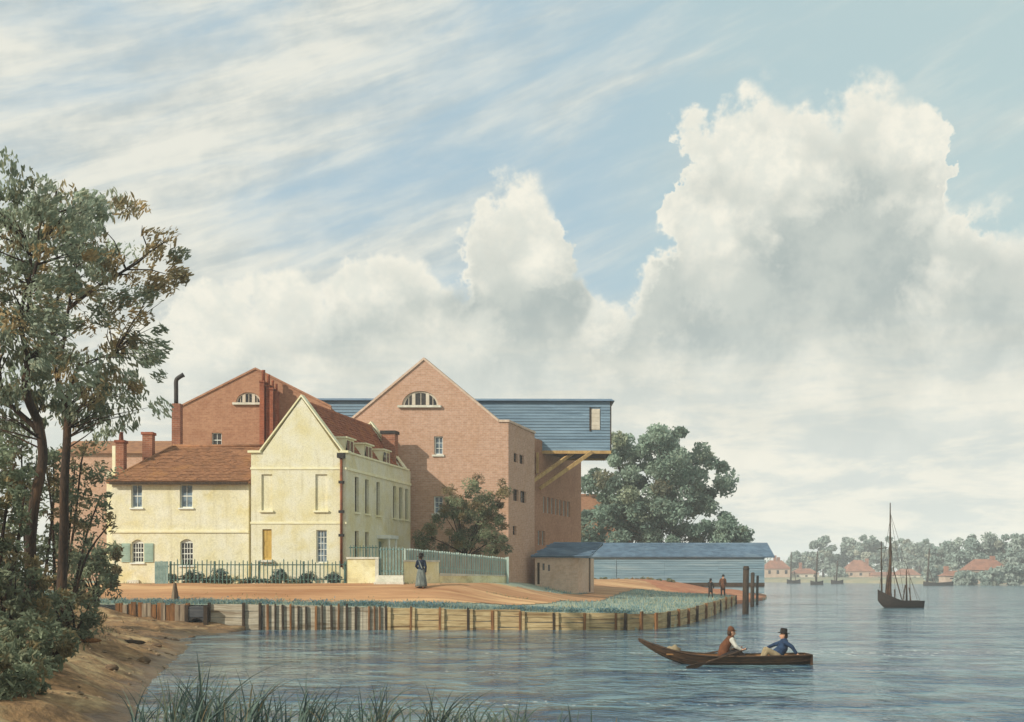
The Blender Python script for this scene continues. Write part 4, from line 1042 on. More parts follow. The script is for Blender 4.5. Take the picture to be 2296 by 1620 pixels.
MB().box(X(1136, 60.4), X(1141, 60.4), 60.3, 60.6, 1.7, Z(1249, 60.4)).build('end_post', 'paling_green', t)

# ------------------------------------------------------------------ timber river wall
t = thing('timber_revetment', (X(800, 50), 50, 0), 'old timber river wall of posts and planks edging the path', 'river wall')
def wl(px):
    """point and tangent on the wall line for a picture column"""
    m_ = (px - HORX) / FOC
    for (ax, ay), (bx, by) in zip(wall_line, wall_line[1:]):
        den = (bx - ax) - m_ * (by - ay)
        if abs(den) < 1e-9: continue
        s = (m_ * ay - ax) / den
        if -1e-6 <= s <= 1 + 1e-6:
            d_ = Vector((bx - ax, by - ay, 0)).normalized(); return Vector((ax + s * (bx - ax), ay + s * (by - ay), 0)), d_
def stake(px, top, bot, wd, material, dy=0, name='stake', lean=0, dep=.10):
    p, d_ = wl(px); nrm = Vector((d_.y, -d_.x, 0)); c = p + nrm * dy; o2 = Vector((lean, 0, 0))
    a, b = d_ * wd / 2, nrm * dep / 2
    j = rr.uniform(-.012, .012)
    v = [c - a - b, c + a - b, c + a + b, c - a + b]; zb, zt = Vector((0, 0, bot)), Vector((0, 0, top))
    MB().hexa([q + zb for q in v] + [v[0] * 1 + zt + o2 + Vector((0, 0, j)), v[1] + zt + o2 - Vector((0, 0, j)), v[2] + zt + o2 - Vector((0, 0, j)), v[3] + zt + o2 + Vector((0, 0, j))]).build(name, material, t)
def plank(pa, pb, z0, z1, material, dy=0, name='plank'):
    p, d0 = wl(pa); q, d1 = wl(pb); n0 = Vector((d0.y, -d0.x, 0)); n1 = Vector((d1.y, -d1.x, 0))
    a0, a1 = p + n0 * (dy + .025), q + n1 * (dy + .025); b0, b1 = p + n0 * (dy - .025), q + n1 * (dy - .025)
    s0 = rr.uniform(-.035, .03); s1 = rr.uniform(-.035, .03); U = lambda v, z: v + Vector((0, 0, z))
    MB().hexa([U(a0, z0 + s0), U(a1, z0 + s1), U(b1, z0 + s1), U(b0, z0 + s0), U(a0, z1 + s0), U(a1, z1 + s1), U(b1, z1 + s1), U(b0, z1 + s0)]).build(name, material, t)
def wtop(px): return float(wall_top(np.array([wl(px)[0].x]))[0])
px = 259.0
while px < 424:                                           # rough stakes on the mud
    wd = rr.uniform(8.5, 12.5); k = 50 / FOC
    stake(px + wd / 2, wtop(px) + rr.uniform(-.06, .10), -.2, wd * k * .93, 'pile_brown' if rr.random() < .62 else 'pile_grey', rr.uniform(-.03, .07), lean=rr.uniform(-.03, .03)); px += wd
for a, b in ((471, 546), (549, 583)):                      # plank panels right of the sluice
    for k in range(4): plank(a, b, -.05 + k * .305, .245 + k * .305, 'plank_grey', -.02 + .02 * (k % 2))
for q in (470, 547, 584): stake(q, 1.24, -.6, .11, 'dark_timber', .07, 'post', dep=.14)
px = 590.0
while px < 864:                                           # upright boards
    stake(px + 4.2, wtop(px) - .02 + rr.uniform(-.03, .02), -.4, .165, 'plank_grey', rr.uniform(-.015, .015), 'upright_board', dep=.05); px += 8.6
for q in range(12): stake(602 + q * 17.6 + rr.uniform(-3, 3), wtop(600) + rr.uniform(-.10, .06), -.6, rr.uniform(.06, .11), 'dark_timber' if q % 3 else 'pile_brown', .085, 'post', rr.uniform(-.03, .03), .10)
for q in (828, 840, 852): stake(q, wtop(q) + .02, -.6, .07, 'pile_brown', .08, 'post')
posts = [866, 920, 986, 1050, 1105, 1166, 1242, 1310, 1380, 1400, 1435, 1470, 1496, 1520, 1541, 1560, 1581, 1600, 1614, 1626, 1638, 1649]
for a, b in zip(posts, posts[1:]):
    zt = min(wtop(a), wtop(b)); n = 4; hb = (zt + .1) / n
    for k in range(n): plank(a + .3, b - .3, -.10 + k * hb, -.115 + (k + 1) * hb, 'plank_ochre', -.03 + .025 * ((k + int(a)) % 2))
for i, q in enumerate(posts):
    stake(q, wtop(q) + rr.uniform(-.04, .09), -.6, rr.uniform(.08, .13), 'dark_timber' if i % 3 == 0 else 'pile_brown', .06, 'post', rr.uniform(-.05, .05), .14)
    if q < 1440: stake(q + 7, wtop(q) - .01, -.6, .14, 'plank_ochre', .055, 'post', dep=.11)
for a, b in ((864, 1166), (1166, 1400)): plank(a, b, wtop(b) - .02, wtop(b) + .06, 'plank_ochre', .0, 'capping')
# sluice box
t = thing('sluice_box', (X(447, 50), 49.9, 0), 'dark grey timber sluice box with round black outfall in the river wall', 'sluice')
body = MB().box(X(427, 50), X(467, 50), 49.55, 49.99, -.3, 1.08).build('box', 'sluice_grey', t)
cc_ = MB(); cx, cz, rad = X(447, 50), .22, .34
cc_.prism([(cx + rad * math.cos(2 * math.pi * i / 20), cz + rad * math.sin(2 * math.pi * i / 20)) for i in range(20)], 49.2, 49.9); cut(body, cc_)
for k in range(5): MB().box(X(427, 50), X(467, 50), 49.50, 49.548, .60 + k * .098, .688 + k * .098).build('board', 'sluice_grey', t)
for q in (426, 468): MB().box(X(q, 50) - .09, X(q, 50) + .07, 49.46, 49.70, -.3, 1.14).build('post', 'dark_timber', t)
m = MB(); ring = [(rad * s, a) for s in (1.0, 1.14) for a in range(20)]
for i in range(20):
    a0, a1 = 2 * math.pi * i / 20, 2 * math.pi * (i + 1) / 20
    m.prism([(cx + r_ * math.cos(a), cz + r_ * math.sin(a)) for r_, a in ((rad, a0), (rad * 1.14, a0), (rad * 1.14, a1), (rad, a1))], 49.52, 49.548)
m.build('outfall_ring', 'black_iron', t)
MB().prism([(cx + rad * .99 * math.cos(2 * math.pi * i / 20), cz + rad * .99 * math.sin(2 * math.pi * i / 20)) for i in range(20)], 49.86, 49.895).build('flap', 'hole_black', t)

# mooring post on the path edge: two timbers leaning together
xq, yq = X(392, 51.2), 51.2
t = thing('mooring_post', (xq, yq, 1.2), 'pointed weathered timber post at the path edge above the stakes', 'post')
zb = gz(xq, yq) - .1; zt = Z(1306, yq)
MB().hexa([(xq - .17, yq - .1, zb), (xq - .01, yq - .1, zb), (xq - .01, yq + .1, zb), (xq - .17, yq + .1, zb), (xq - .05, yq - .04, zt), (xq - .005, yq - .04, zt), (xq - .005, yq + .04, zt), (xq - .05, yq + .04, zt)]).build('timber', 'pile_grey', t)
MB().hexa([(xq + .01, yq - .1, zb), (xq + .20, yq - .1, zb), (xq + .20, yq + .1, zb), (xq + .01, yq + .1, zb), (xq + .0, yq - .04, zt - .03), (xq + .06, yq - .04, zt - .03), (xq + .06, yq + .04, zt - .03), (xq + .0, yq + .04, zt - .03)]).build('timber', 'dark_timber', t)

# piles off the point
for px, top, bot, rad, lab in ((1672, 1270, 1378, .20, 'tallest dark timber pile standing off the point'), (1687, 1284, 1362, .15, 'middle dark timber pile of the three off the point'), (1698, 1291, 1357, .11, 'shortest thin timber pile of the three off the point')):
    d_ = WD(bot); x_ = X(px, d_); zt = Z(top, d_)
    t = thing('mooring_pile', (x_, d_, 0), lab, 'pile', 'piles off the point')
    m = MB(); m.tube([(x_ - .02, d_, -1), (x_, d_, zt * .5), (x_ + .03, d_, zt - .05), (x_ + .03, d_, zt)], [rad * 1.1, rad, rad * .95, rad * .7], 10); m.build('shaft', 'dark_timber', t, True)
    MB().tube([(x_ + .03, d_, zt - .22), (x_ + .03, d_, zt - .14)], rad * 1.06, 10).build('band', 'black_iron', t)

# ------------------------------------------------------------------ plants
DARKG = [(148, 158, 128), (124, 134, 108), (100, 110, 88), (156, 136, 96), (130, 112, 80)]
def big_tree(label, d, stems, poly, ncl, per, rpx, leaf, seed, depth, tone, nl=34, name='tree', asp=.8, cols=None, group=None, spray=False, tw=.045):
    base = stems[0][0]; bx = X(base[0], d)
    t = thing(name, (bx, d, ground_z(bx, d)), label, 'tree', group)
    m = MB(); stem_pts = []
    for i, (pts, r0, r1) in enumerate([(s[:-2], s[-2], s[-1]) for s in stems]):
        w3 = [P(a, b, d) + Vector((0, .25 * math.sin(k * 1.7 + i), 0)) for k, (a, b) in enumerate(pts)]
        if i == 0: w3[0].z = min(w3[0].z, ground_z(bx, d)) - .3
        sp = smooth_path(w3, 4); n = len(sp)
        m.tube(sp, [r0 + (r1 - r0) * k / (n - 1) + (.35 * r0 * max(0, 1 - k / 3) if i == 0 else 0) for k in range(n)], 9)
        stem_pts += sp[n // 3:]
    cr, c2 = crown('crown', t, d, poly, ncl, per, rpx, leaf, cols or GREENS, (3, 3, 2, 2, 2), depth, seed, asp, tone=tone, mind=rpx * .35, spray=spray)
    limbs(m, stem_pts, c2, d, tw, seed, nl, depth * .6)
    m.build('trunk', 'bark', t, True)
    return t
def ground_hit(px, py):
    for d_ in np.arange(12, 49, .15):
        if ground_z(X(px, d_), d_) >= Z(py, d_): return float(d_)
    return 48.0
def tone_a(q):                                            # greener and paler at the top, brown in the middle right
    x_, y_ = q
    if y_ < 560 and x_ < 270: return (6, 4, 1.5, .3, .2)
    if x_ > 230 and y_ < 700: return (1.5, 2, .8, 4, 2)
    if y_ < 780: return (2, 3, 2.5, 1.6, 2)
    return (1.5, 4, 4, 1, 1.5)
# farther, right hand one of the pair
big_tree('tall slender tree with brown tinged leaves, its trunk nearer the cottage', 35.0,
         [[(133, 1345), (134, 1263), (146, 1177), (151, 1090), (147, 982), (144, 910), (143, 890), .165, .11],
          [(143, 905), (126, 855), (123, 760), (135, 640), (120, 560), .09, .02],
          [(144, 900), (172, 838), (195, 818), (250, 790), .07, .02],
          [(130, 850), (160, 701), (172, 572), (160, 470), .065, .015],
          [(165, 690), (230, 640), (294, 591), (340, 560), .06, .02]],
         [(95, 470), (160, 440), (230, 500), (300, 470), (372, 492), (400, 580), (402, 610), (368, 650), (362, 690), (340, 720), (372, 800), (340, 850), (338, 905), (300, 940), (255, 965), (200, 960), (150, 985), (110, 900), (90, 700)],
         165, 66, 29, .21, 101, 2.4, tone_a, asp=.62, spray=True, nl=80, tw=.028)
# nearer left hand one, crown running out of the picture
big_tree('old tree with forked dark trunk at the left edge', 31.0,
         [[(66, 1372), (60, 1287), (72, 1201), (88, 1114), (92, 1028), (80, 950), (70, 900), (63, 850), (59, 800), .17, .10],
          [(82, 965), (56, 940), (20, 897), (2, 850), (-12, 790), .09, .04],
          [(60, 810), (50, 720), (75, 620), (60, 540), .085, .02],
          [(55, 740), (90, 600), (115, 500), (120, 420), .06, .015]],
         [(-150, 450), (-60, 410), (20, 412), (45, 385), (75, 395), (110, 382), (145, 372), (150, 410), (215, 445), (240, 465), (232, 495), (205, 505), (200, 600), (170, 720), (140, 850), (95, 900), (60, 930), (10, 960), (-150, 960)],
         205, 66, 31, .20, 102, 2.6, tone_a, asp=.75, spray=True, nl=80, tw=.03)
# undergrowth shoots and bushes on the left
def shrub(label, d, poly, ncl, per, rpx, leaf, seed, stems=(), cols=DARKG, wts=(2, 3, 3, 1, 1.5), depth=1.2, asp=.75, name='shrub', group=None, cat='shrub', droop=0):
    bx = X(np.mean([p[0] for p in poly]), d)
    t = thing(name, (bx, d, max(ground_z(bx, d), 0)), label, cat, group)
    cr, c2 = crown('foliage', t, d, poly, ncl, per, rpx, leaf, cols, wts, depth, seed, asp, mind=rpx * .25)
    m = MB(); g = random.Random(seed); low = max(p[1] for p in poly)
    if stems:
        for pts in stems:
            w3 = [P(a, b, d) + Vector((0, g.uniform(-.4, .4), 0)) for a, b in pts]; m.tube(smooth_path(w3, 3), [.05 * (1 - k / (3 * len(pts))) + .008 for k in range(3 * (len(pts) - 1) + 1)], 6)
    else:
        b0 = P(np.mean([p[0] for p in poly]), low + 6, d)
        for q in c2[:: max(1, len(c2) // 12)]:
            e = P(q[0], q[1], d); m.tube([b0 + Vector((g.uniform(-.2, .2), g.uniform(-.2, .2), 0)), b0.lerp(e, .55) + Vector((g.uniform(-.1, .1), 0, .1)), e], [.04, .03, .01], 6)
    m.build('stems', 'bark', t, True)
    return t
shrub('upright leafy shoots rising between the right tree and the cottage', 40.0, [(150, 1010), (200, 985), (255, 1060), (262, 1120), (240, 1180), (225, 1230), (160, 1320), (150, 1200)], 62, 30, 20, .17, 201,
      stems=[[(150, 1330), (170, 1180), (192, 1040), (198, 995)], [(160, 1330), (190, 1200), (228, 1110)], [(140, 1330), (160, 1150), (162, 1030)], [(165, 1335), (205, 1240), (250, 1170)]], depth=1.0)
shrub('dark bush with long leaves at the corner of the cottage', 43.0, [(165, 1240), (215, 1205), (262, 1215), (266, 1250), (258, 1330), (200, 1345), (150, 1345)], 52, 55, 20, .24, 202, depth=1.0, asp=.6)
shrub('tall thicket behind the two tree trunks', 38.0, [(-60, 980), (20, 945), (60, 990), (130, 990), (140, 1060), (165, 1100), (150, 1330), (-60, 1340)], 120, 62, 28, .2, 203,
      stems=[[(20, 1340), (40, 1160), (45, 1000)], [(100, 1340), (112, 1150), (118, 1020)], [(60, 1340), (52, 1200), (58, 1060)], [(118, 1335), (120, 1150), (110, 1040)]], depth=1.4)
DEEP = [(146, 154, 124), (122, 130, 104), (100, 108, 86), (154, 134, 94), (128, 112, 78)]
for lab, bx0, by0, poly, ncl, per, rp, lf, sd in (
        ('dense dark bush under the forked tree at the left edge', 40, 1400, [(-80, 1200), (10, 1210), (60, 1260), (95, 1320), (110, 1395), (-80, 1410)], 80, 44, 27, .21, 204),
        ('low sprawling bush spilling onto the mud', 150, 1425, [(75, 1345), (140, 1330), (205, 1355), (236, 1395), (205, 1425), (80, 1430)], 62, 36, 21, .19, 205),
        ('broad dark bush on the mud below the forked tree', 70, 1495, [(-20, 1385), (60, 1375), (140, 1415), (165, 1455), (130, 1490), (0, 1500)], 66, 40, 23, .17, 208),
        ('ragged bush on the mud at the lower left edge', 10, 1560, [(-70, 1450), (30, 1450), (85, 1490), (95, 1530), (60, 1560), (-70, 1570)], 60, 40, 24, .15, 206)):
    shrub(lab, ground_hit(bx0, by0) + .3, poly, ncl, per, rp, lf, sd, cols=DEEP, depth=1.1, asp=.6)
shrub('leafy sapling with pale leaves at the left edge', 27.0, [(-70, 1000), (-10, 960), (40, 1000), (62, 1080), (50, 1180), (20, 1300), (-70, 1320)], 70, 46, 22, .16, 207, stems=[[(-10, 1400), (0, 1200), (20, 1040)], [(-20, 1400), (-30, 1200), (-25, 1020)], [(5, 1400), (30, 1240), (45, 1090)]], depth=.8)

# round tree behind the shed
MID = [(154, 172, 152), (130, 150, 132), (104, 124, 110), (160, 166, 138), (122, 114, 88)]
d = 124.0
t = big_tree('round headed green tree rising behind the blue shed', d,
             [[(1478, 1240), (1476, 1180), (1470, 1120), (1478, 1050), (1482, 990), .5, .2],
              [(1474, 1150), (1420, 1100), (1392, 1060), (1380, 1030), .28, .08],
              [(1472, 1110), (1520, 1060), (1560, 1040), .25, .06],
              [(1476, 1170), (1540, 1130), (1590, 1100), .22, .06]],
             [(1322, 1115), (1314, 1080), (1345, 1045), (1348, 1005), (1385, 985), (1420, 998), (1436, 985), (1470, 962), (1522, 966), (1556, 990), (1545, 1018), (1585, 1003), (1612, 1030), (1632, 1080), (1628, 1108), (1590, 1128), (1560, 1145), (1480, 1160), (1380, 1150)],
             100, 270, 25, .46, 301, 5.0, lambda q: (3, 3, 2, 1.2, .4), nl=26, name='round_tree', asp=.95, cols=MID)
shrub('dark rounded bushes massed along the back of the blue shed', 123.0, [(1290, 1165), (1340, 1140), (1420, 1135), (1500, 1140), (1580, 1130), (1620, 1150), (1662, 1172), (1690, 1200), (1680, 1222), (1290, 1222)], 80, 240, 24, .42, 302, cols=MID, wts=(2, 3, 3, .6, .5), depth=3.0, asp=.95, name='hedge_bushes', cat='bushes')
# feathery bush against the mill
shrub('feathery dark bush against the pink mill wall', 63.5, [(926, 1238), (930, 1195), (965, 1178), (990, 1140), (1003, 1090), (1022, 1115), (1048, 1090), (1074, 1062), (1088, 1105), (1108, 1095), (1128, 1066), (1140, 1105), (1138, 1240)], 120, 115, 17, .2, 303,
      cols=[(150, 158, 124), (126, 134, 104), (102, 110, 86), (146, 128, 90), (122, 104, 74)], wts=(2, 3, 3, 2, 2), depth=1.6, asp=.5)
# garden shrubs behind the railing
for i, (px, py, rp, lab) in enumerate(((436, 1294, 17, 'leftmost round blue green shrub behind the dark railing'), (490, 1292, 19, 'second round shrub from the left behind the dark railing'), (627, 1292, 17, 'greyish round shrub below the ochre door'),
                                       (690, 1296, 18, 'pale round shrub behind the railing under the blind windows'), (748, 1298, 14, 'small blue shrub at the right end of the railing'))):
    poly = [(px + rp * math.cos(a), py + rp * .75 * math.sin(a)) for a in np.linspace(0, 2 * math.pi, 10)[:-1]]
    shrub(lab, 56.3, poly, 16, 60, 9, .13, 310 + i, cols=[(142, 158, 154), (122, 140, 140), (104, 122, 120), (150, 152, 134), (118, 118, 100)], depth=.4, name='garden_shrub', group='shrubs behind the railing')
# low clipped hedge at the foot of the railing
poly = [(375, 1290), (470, 1293), (680, 1298), (680, 1308), (375, 1308)]
shrub('low dark hedge along the foot of the yellow houses', 56.0, poly, 70, 60, 7, .11, 320, depth=.25, name='hedge', cat='hedge')

shrub('long dark weed strip along the foot of the blue shed', 113.0, [(1292, 1298), (1400, 1297), (1500, 1301), (1520, 1308), (1400, 1311), (1292, 1308)], 90, 90, 5, .22, 330, depth=.5, name='weed_strip', cat='weeds')

# ------------------------------------------------------------------ grass and reeds
def blades(name, base, hgt, wid, lean, colors, parent=None, seed=0, kind='stuff', seg=4, material='leaf', curl=1.0):
    """tapering bent blades: base (n,3), lean (n,2) sideways reach as a share of the height"""
    n = len(base); g = np.random.default_rng(seed); off = np.array(wloc(parent))
    ts = np.linspace(0, 1, seg + 1); V = np.zeros((n, (seg + 1) * 2, 3))
    side = np.stack([g.normal(size=n), g.normal(size=n) * .5, np.zeros(n)], 1); side /= np.linalg.norm(side, axis=1)[:, None]
    for k, tt in enumerate(ts):
        c = base.copy(); c[:, :2] += lean * (hgt * tt ** 2)[:, None]
        c[:, 2] += hgt * (tt - .28 * curl * np.linalg.norm(lean, axis=1) * tt ** 3)
        ww = (wid * (1 - tt ** 1.6) * .5 + .0015)[:, None]
        V[:, 2 * k] = c - side * ww; V[:, 2 * k + 1] = c + side * ww
    nv = (seg + 1) * 2; f = []
    q = np.array([[2 * k, 2 * k + 1, 2 * k + 3, 2 * k + 2] for k in range(seg)])
    F = (np.arange(n)[:, None, None] * nv + q[None]).reshape(-1, 4)
    me = bpy.data.meshes.new(name); me.from_pydata((V.reshape(-1, 3) - off).tolist(), [], F.tolist())
    at = me.color_attributes.new('tint', 'FLOAT_COLOR', 'POINT')
    at.data.foreach_set('color', np.repeat(np.concatenate([colors, np.ones((n, 1))], 1), nv, 0).astype(np.float32).ravel())
    me.materials.append(MATS[material]); o = bpy.data.objects.new(name, me); COL.objects.link(o); o.parent = parent
    if kind: o['kind'] = kind
    return o
g = np.random.default_rng(77)
# verge along the wall top and the grassy point
N = 62000
bx_ = g.uniform(-26, 19, N); by_ = np.where(bx_ < 2, g.uniform(50.15, 51.4, N), 50.15 + g.uniform(0, 1, N) ** 1.3 * 42)
ok = in_poly(bx_, by_, land_poly) & (seg_dist(bx_, by_, wall_line) > .12) & ~((by_ > 51.0) & path_keep(bx_, by_))
ok &= (g.uniform(0, 1, N) < np.clip(.6 + 1.4 * vnoise(bx_, by_, 1.1, 3), .15, 1))
bx_, by_ = bx_[ok], by_[ok]; n = len(bx_)
hz = np.clip(.10 + .14 * g.random(n) + .18 * np.clip(vnoise(bx_, by_, .8, 6), 0, 1), .05, .4)
o = blades('grass', np.stack([bx_, by_, land_h(bx_, by_) - .03], 1), hz, np.full(n, .035), g.normal(size=(n, 2)) * .3, palette(n, [(148, 166, 154), (126, 150, 146), (176, 176, 146), (122, 150, 156)], (3, 3, 2, 3), g), None, 3, seg=2)
tag(o, 'short grey green grass on the river verge and the point', 'grass')
# weeds and stones strewn on the path
N = 1500; bx_ = g.uniform(-22, 8, N); by_ = np.where(g.random(N) < .5, 51.0 + np.abs(g.normal(size=N)) * .7, 55.3 - np.abs(g.normal(size=N)) * .25); ok = path_keep(bx_, by_) & (vnoise(bx_, by_, .9, 31) > .05); bx_, by_ = bx_[ok], by_[ok]; n = len(bx_)
o = blades('path_weeds', np.stack([bx_, by_, land_h(bx_, by_)], 1), .06 + .12 * g.random(n), np.full(n, .03), g.normal(size=(n, 2)) * .5, palette(n, [(140, 146, 110), (120, 130, 100), (170, 156, 110)], (3, 2, 2), g), None, 14, seg=2)
tag(o, 'sparse weeds along the edges of the earth path', 'weeds')
# blue green tufts along the wall edge
N = 5200; bx_ = np.concatenate([g.uniform(-9, 7, N - 1200), g.uniform(-18, -9, 1200)]); by_ = 50.2 + np.abs(g.normal(size=N)) * .35
lb_ = np.array([(float(x_), float(y_)) for x_, y_ in zip(bx_, by_)]); ok = in_poly(bx_, by_, land_poly) & (vnoise(bx_, by_, .7, 9) > -.2); bx_, by_ = bx_[ok], by_[ok]; n = len(bx_)
o = leaves('waterside_plants', np.stack([bx_, by_, land_h(bx_, by_) + .04 + .20 * g.random(n) ** 1.5], 1), .11 * g.uniform(.6, 1.3, n), palette(n, [(104, 142, 154), (84, 124, 142), (122, 150, 140), (94, 112, 92)], (3, 2, 2, 1), g), None, 'leaf', .6, 0, 9)
tag(o, 'blue green leafy plants along the top of the timber wall', 'plants')
# reed bed in the shallows
def reed_col(n, g): return palette(n, [(106, 122, 108), (84, 100, 92), (128, 134, 110), (134, 116, 84), (70, 84, 80)], (3, 3, 1.5, .8, 2), g)
N = 430; px_ = np.concatenate([g.uniform(290, 1180, N - 150), g.uniform(1000, 1420, 60), g.uniform(300, 560, 90)])
dd = g.uniform(16.2, 18.9, N); xx = X(px_, dd)
hh = g.uniform(.36, 1.12, N) * np.interp(px_, [290, 420, 700, 1000, 1300, 1420], [.8, 1.0, .85, .62, .4, .3])
o = blades('reed_bed', np.stack([xx, dd, np.full(N, -.12)], 1), hh + .12, g.uniform(.018, .042, N), np.stack([g.normal(.18, .5, N), g.normal(0, .25, N)], 1), reed_col(N, g), None, 4, seg=6)
tag(o, 'thin green reed bed along the near water edge', 'reeds')
for i, (px, d_, hmax, nn, lab) in enumerate(((395, 17.6, 1.15, 26, 'brownish reed clump beside the mud bank'), (455, 17.2, 1.35, 30, 'tallest dark reed clump with one long arching blade'),
                                             (560, 17.4, 1.12, 26, 'bushy reed clump right of the tallest one'), (690, 17.6, 1.1, 24, 'fan shaped reed clump near the middle of the reed bed'),
                                             (845, 17.2, 1.0, 22, 'small spreading reed clump towards the right of the reed bed'), (980, 17.5, .9, 20, 'sparse reed clump below the mill reflection'))):
    x_ = X(px, d_); b = np.stack([x_ + g.normal(0, .10, nn), d_ + g.normal(0, .12, nn), np.full(nn, -.12)], 1)
    ln = np.stack([g.normal(.25, .5, nn), g.normal(0, .3, nn)], 1); hg = hmax * g.uniform(.45, 1, nn); hg[0] = hmax * 1.1; ln[0] = (.75, 0)
    t = thing('reed_clump', (x_, d_, 0), lab, 'reeds', 'reed clumps in the shallows')
    blades('reed_blades', b, hg + .12, g.uniform(.022, .045, nn), ln, reed_col(nn, g) * .8, t, 40 + i, kind='stuff', seg=7)
# tufts on the mud at the left
N = 5000; bx_ = g.uniform(-19, -7.5, N); by_ = g.uniform(20, 49, N)
hm = mud_h(bx_, by_); ok = (hm > .55) & (vnoise(bx_, by_, 1.4, 12) > .12) & in_poly(bx_, by_, mud_poly); bx_, by_, hm = bx_[ok], by_[ok], hm[ok]; n = len(bx_)
o = blades('bank_grass', np.stack([bx_, by_, hm - .03], 1), .10 + .2 * g.random(n), np.full(n, .022), g.normal(size=(n, 2)) * .5, palette(n, [(96, 100, 72), (116, 100, 64), (78, 88, 66)], (3, 2, 2), g), None, 13, seg=3)
tag(o, 'rough dark grass tufts on the brown mud bank', 'grass')
N = 900; bx_ = g.uniform(-17, -6, N); by_ = g.uniform(19, 49, N); hm = mud_h(bx_, by_); ok = (hm > .02) & (hm < 1.0) & in_poly(bx_, by_, mud_poly) & (vnoise(bx_, by_, 1.8, 21) > -.12); bx_, by_, hm = bx_[ok], by_[ok], hm[ok]
m = MB(); g2_ = random.Random(31)
OCT = [(1, 0, 0), (0, 1, 0), (-1, 0, 0), (0, -1, 0), (.7, .7, .1), (-.7, .7, .1), (-.7, -.7, .1), (.7, -.7, .1), (0, 0, .8), (0, 0, -.5)]
for x_, y_, z_ in zip(bx_, by_, hm):
    s_ = g2_.choice((.03, .04, .05, .06, .09)) * g2_.uniform(.7, 1.3); i0 = m.pts([(x_ + a * s_ * g2_.uniform(.7, 1.2), y_ + b * s_ * g2_.uniform(.7, 1.2), z_ + c * s_ * .8) for a, b, c in OCT])
    ring = [0, 4, 1, 5, 2, 6, 3, 7]
    for k in range(8): m.f += [(i0 + ring[k], i0 + ring[(k + 1) % 8], i0 + 8), (i0 + ring[(k + 1) % 8], i0 + ring[k], i0 + 9)]
mat('pebble', lin(150, 126, 96), lin(108, 88, 66), 6, .85, .2, 30)
o = m.build('pebbles', 'pebble', kind='stuff'); tag(o, 'scattered pebbles and clods on the brown mud', 'pebbles')
# driftwood and stones
def lump(name, label, cat, x_, y_, sx, sy, sz, material, seed, rot=0, group=None):
    bm = bmesh.new(); bmesh.ops.create_icosphere(bm, subdivisions=3, radius=1); g_ = random.Random(seed)
    for v in bm.verts:
        k = 1 + .22 * math.sin(v.co.x * 3.1 + seed) * math.cos(v.co.y * 2.7 + seed * 2) + g_.uniform(-.05, .05)
        v.co = Vector((v.co.x * sx * k, v.co.y * sy * k, v.co.z * sz * k))
    bmesh.ops.rotate(bm, verts=bm.verts, cent=(0, 0, 0), matrix=Matrix.Rotation(rot, 3, 'Z'))
    bmesh.ops.translate(bm, verts=bm.verts, vec=(0, 0, 0))
    o = mk_bm(name, bm, material, None, True); o.location = (x_, y_, ground_z(x_, y_) + sz * .3); return tag(o, label, cat, group)
mat('stone_brown', lin(128, 100, 72), lin(92, 74, 56), 5, .9, .5, 12)
lump('driftwood', 'dark driftwood log lying on the mud below the stakes', 'log', X(290, 33), 33, .42, .12, .09, 'dark_timber', 1, .1)
lump('driftwood', 'reddish half buried log on the mud left of the other log', 'log', X(182, 29.5), 29.5, .5, .10, .07, 'pile_brown', 2, -.08)
for i, (px, d_, s, lab) in enumerate(((352, 35, .16, 'small pale stone on the mud near the water'), (322, 29, .2, 'brown stone near the mud bank edge'), (250, 25, .17, 'lone stone on the near mud'), (395, 42, .2, 'rounded stone where mud meets the sluice water'), (430, 44, .14, 'little wet stone at the water line below the sluice'))):
    lump('stone', lab, 'stone', X(px, d_), d_, s, s * .8, s * .5, 'stone_brown', 10 + i, i, 'stones on the mud')

# ------------------------------------------------------------------ boats
def hull(t, prof, n=26, material='hull_dark', inner='boat_inner', along=Vector((1, 0, 0)), origin=Vector((0, 0, 0)), th=.04, floor=.05, planks=True):
    """open boat: prof(s) -> (position along, half beam, gunwale z, keel z); rounded sections, an inner skin and a gunwale"""
    side = Vector((-along.y, along.x, 0)); K = 7
    def ring(s, inset, lift):
        a, b, zg, zk = prof(s); out = []
        for j in range(-K, K + 1):
            q = j / K; y_ = max(b - inset, .004) * math.sin(q * math.pi / 2) ** 1 if False else max(b - inset, .004) * (abs(q) ** .62) * (1 if q >= 0 else -1)
            z_ = zk + lift + (zg - zk - lift) * abs(q) ** 2.0
            out.append(origin + along * a + side * y_ + Vector((0, 0, z_)))
        return out
    R = [ring(i / n, 0, 0) for i in range(n + 1)]; I = [ring(i / n, th, floor) for i in range(n + 1)]
    m = MB(); w_ = 2 * K + 1
    ids = [m.pts(r) for r in R]
    for a, b in zip(ids, ids[1:]):
        for j in range(w_ - 1): m.f.append((a + j, b + j, b + j + 1, a + j + 1))
    m.f.append(tuple(ids[-1] + j for j in range(w_))); m.f.append(tuple(ids[0] + w_ - 1 - j for j in range(w_)))
    h = m.build('hull', material, t, True)
    m = MB(); ids = [m.pts(r) for r in I]
    for a, b in zip(ids, ids[1:]):
        for j in range(w_ - 1): m.f.append((a + j, a + j + 1, b + j + 1, b + j))
    mk('inner_planking', m.v, m.f, inner, h, True)
    for e in (0, w_ - 1):
        m = MB(); pts = [r[e] + Vector((0, 0, .012)) for r in R]; m.tube(pts, .028, 6); m.build('gunwale', material, h, True)
    if planks:
        for q in (2, 4):                                    # lapped strakes
            for e in (K - q - 1, K + q + 1):
                m = MB(); m.tube([r[e] + (r[e] - r[K]).normalized() * .004 for r in R], .010, 4); m.build('strake', material, h)
    return h
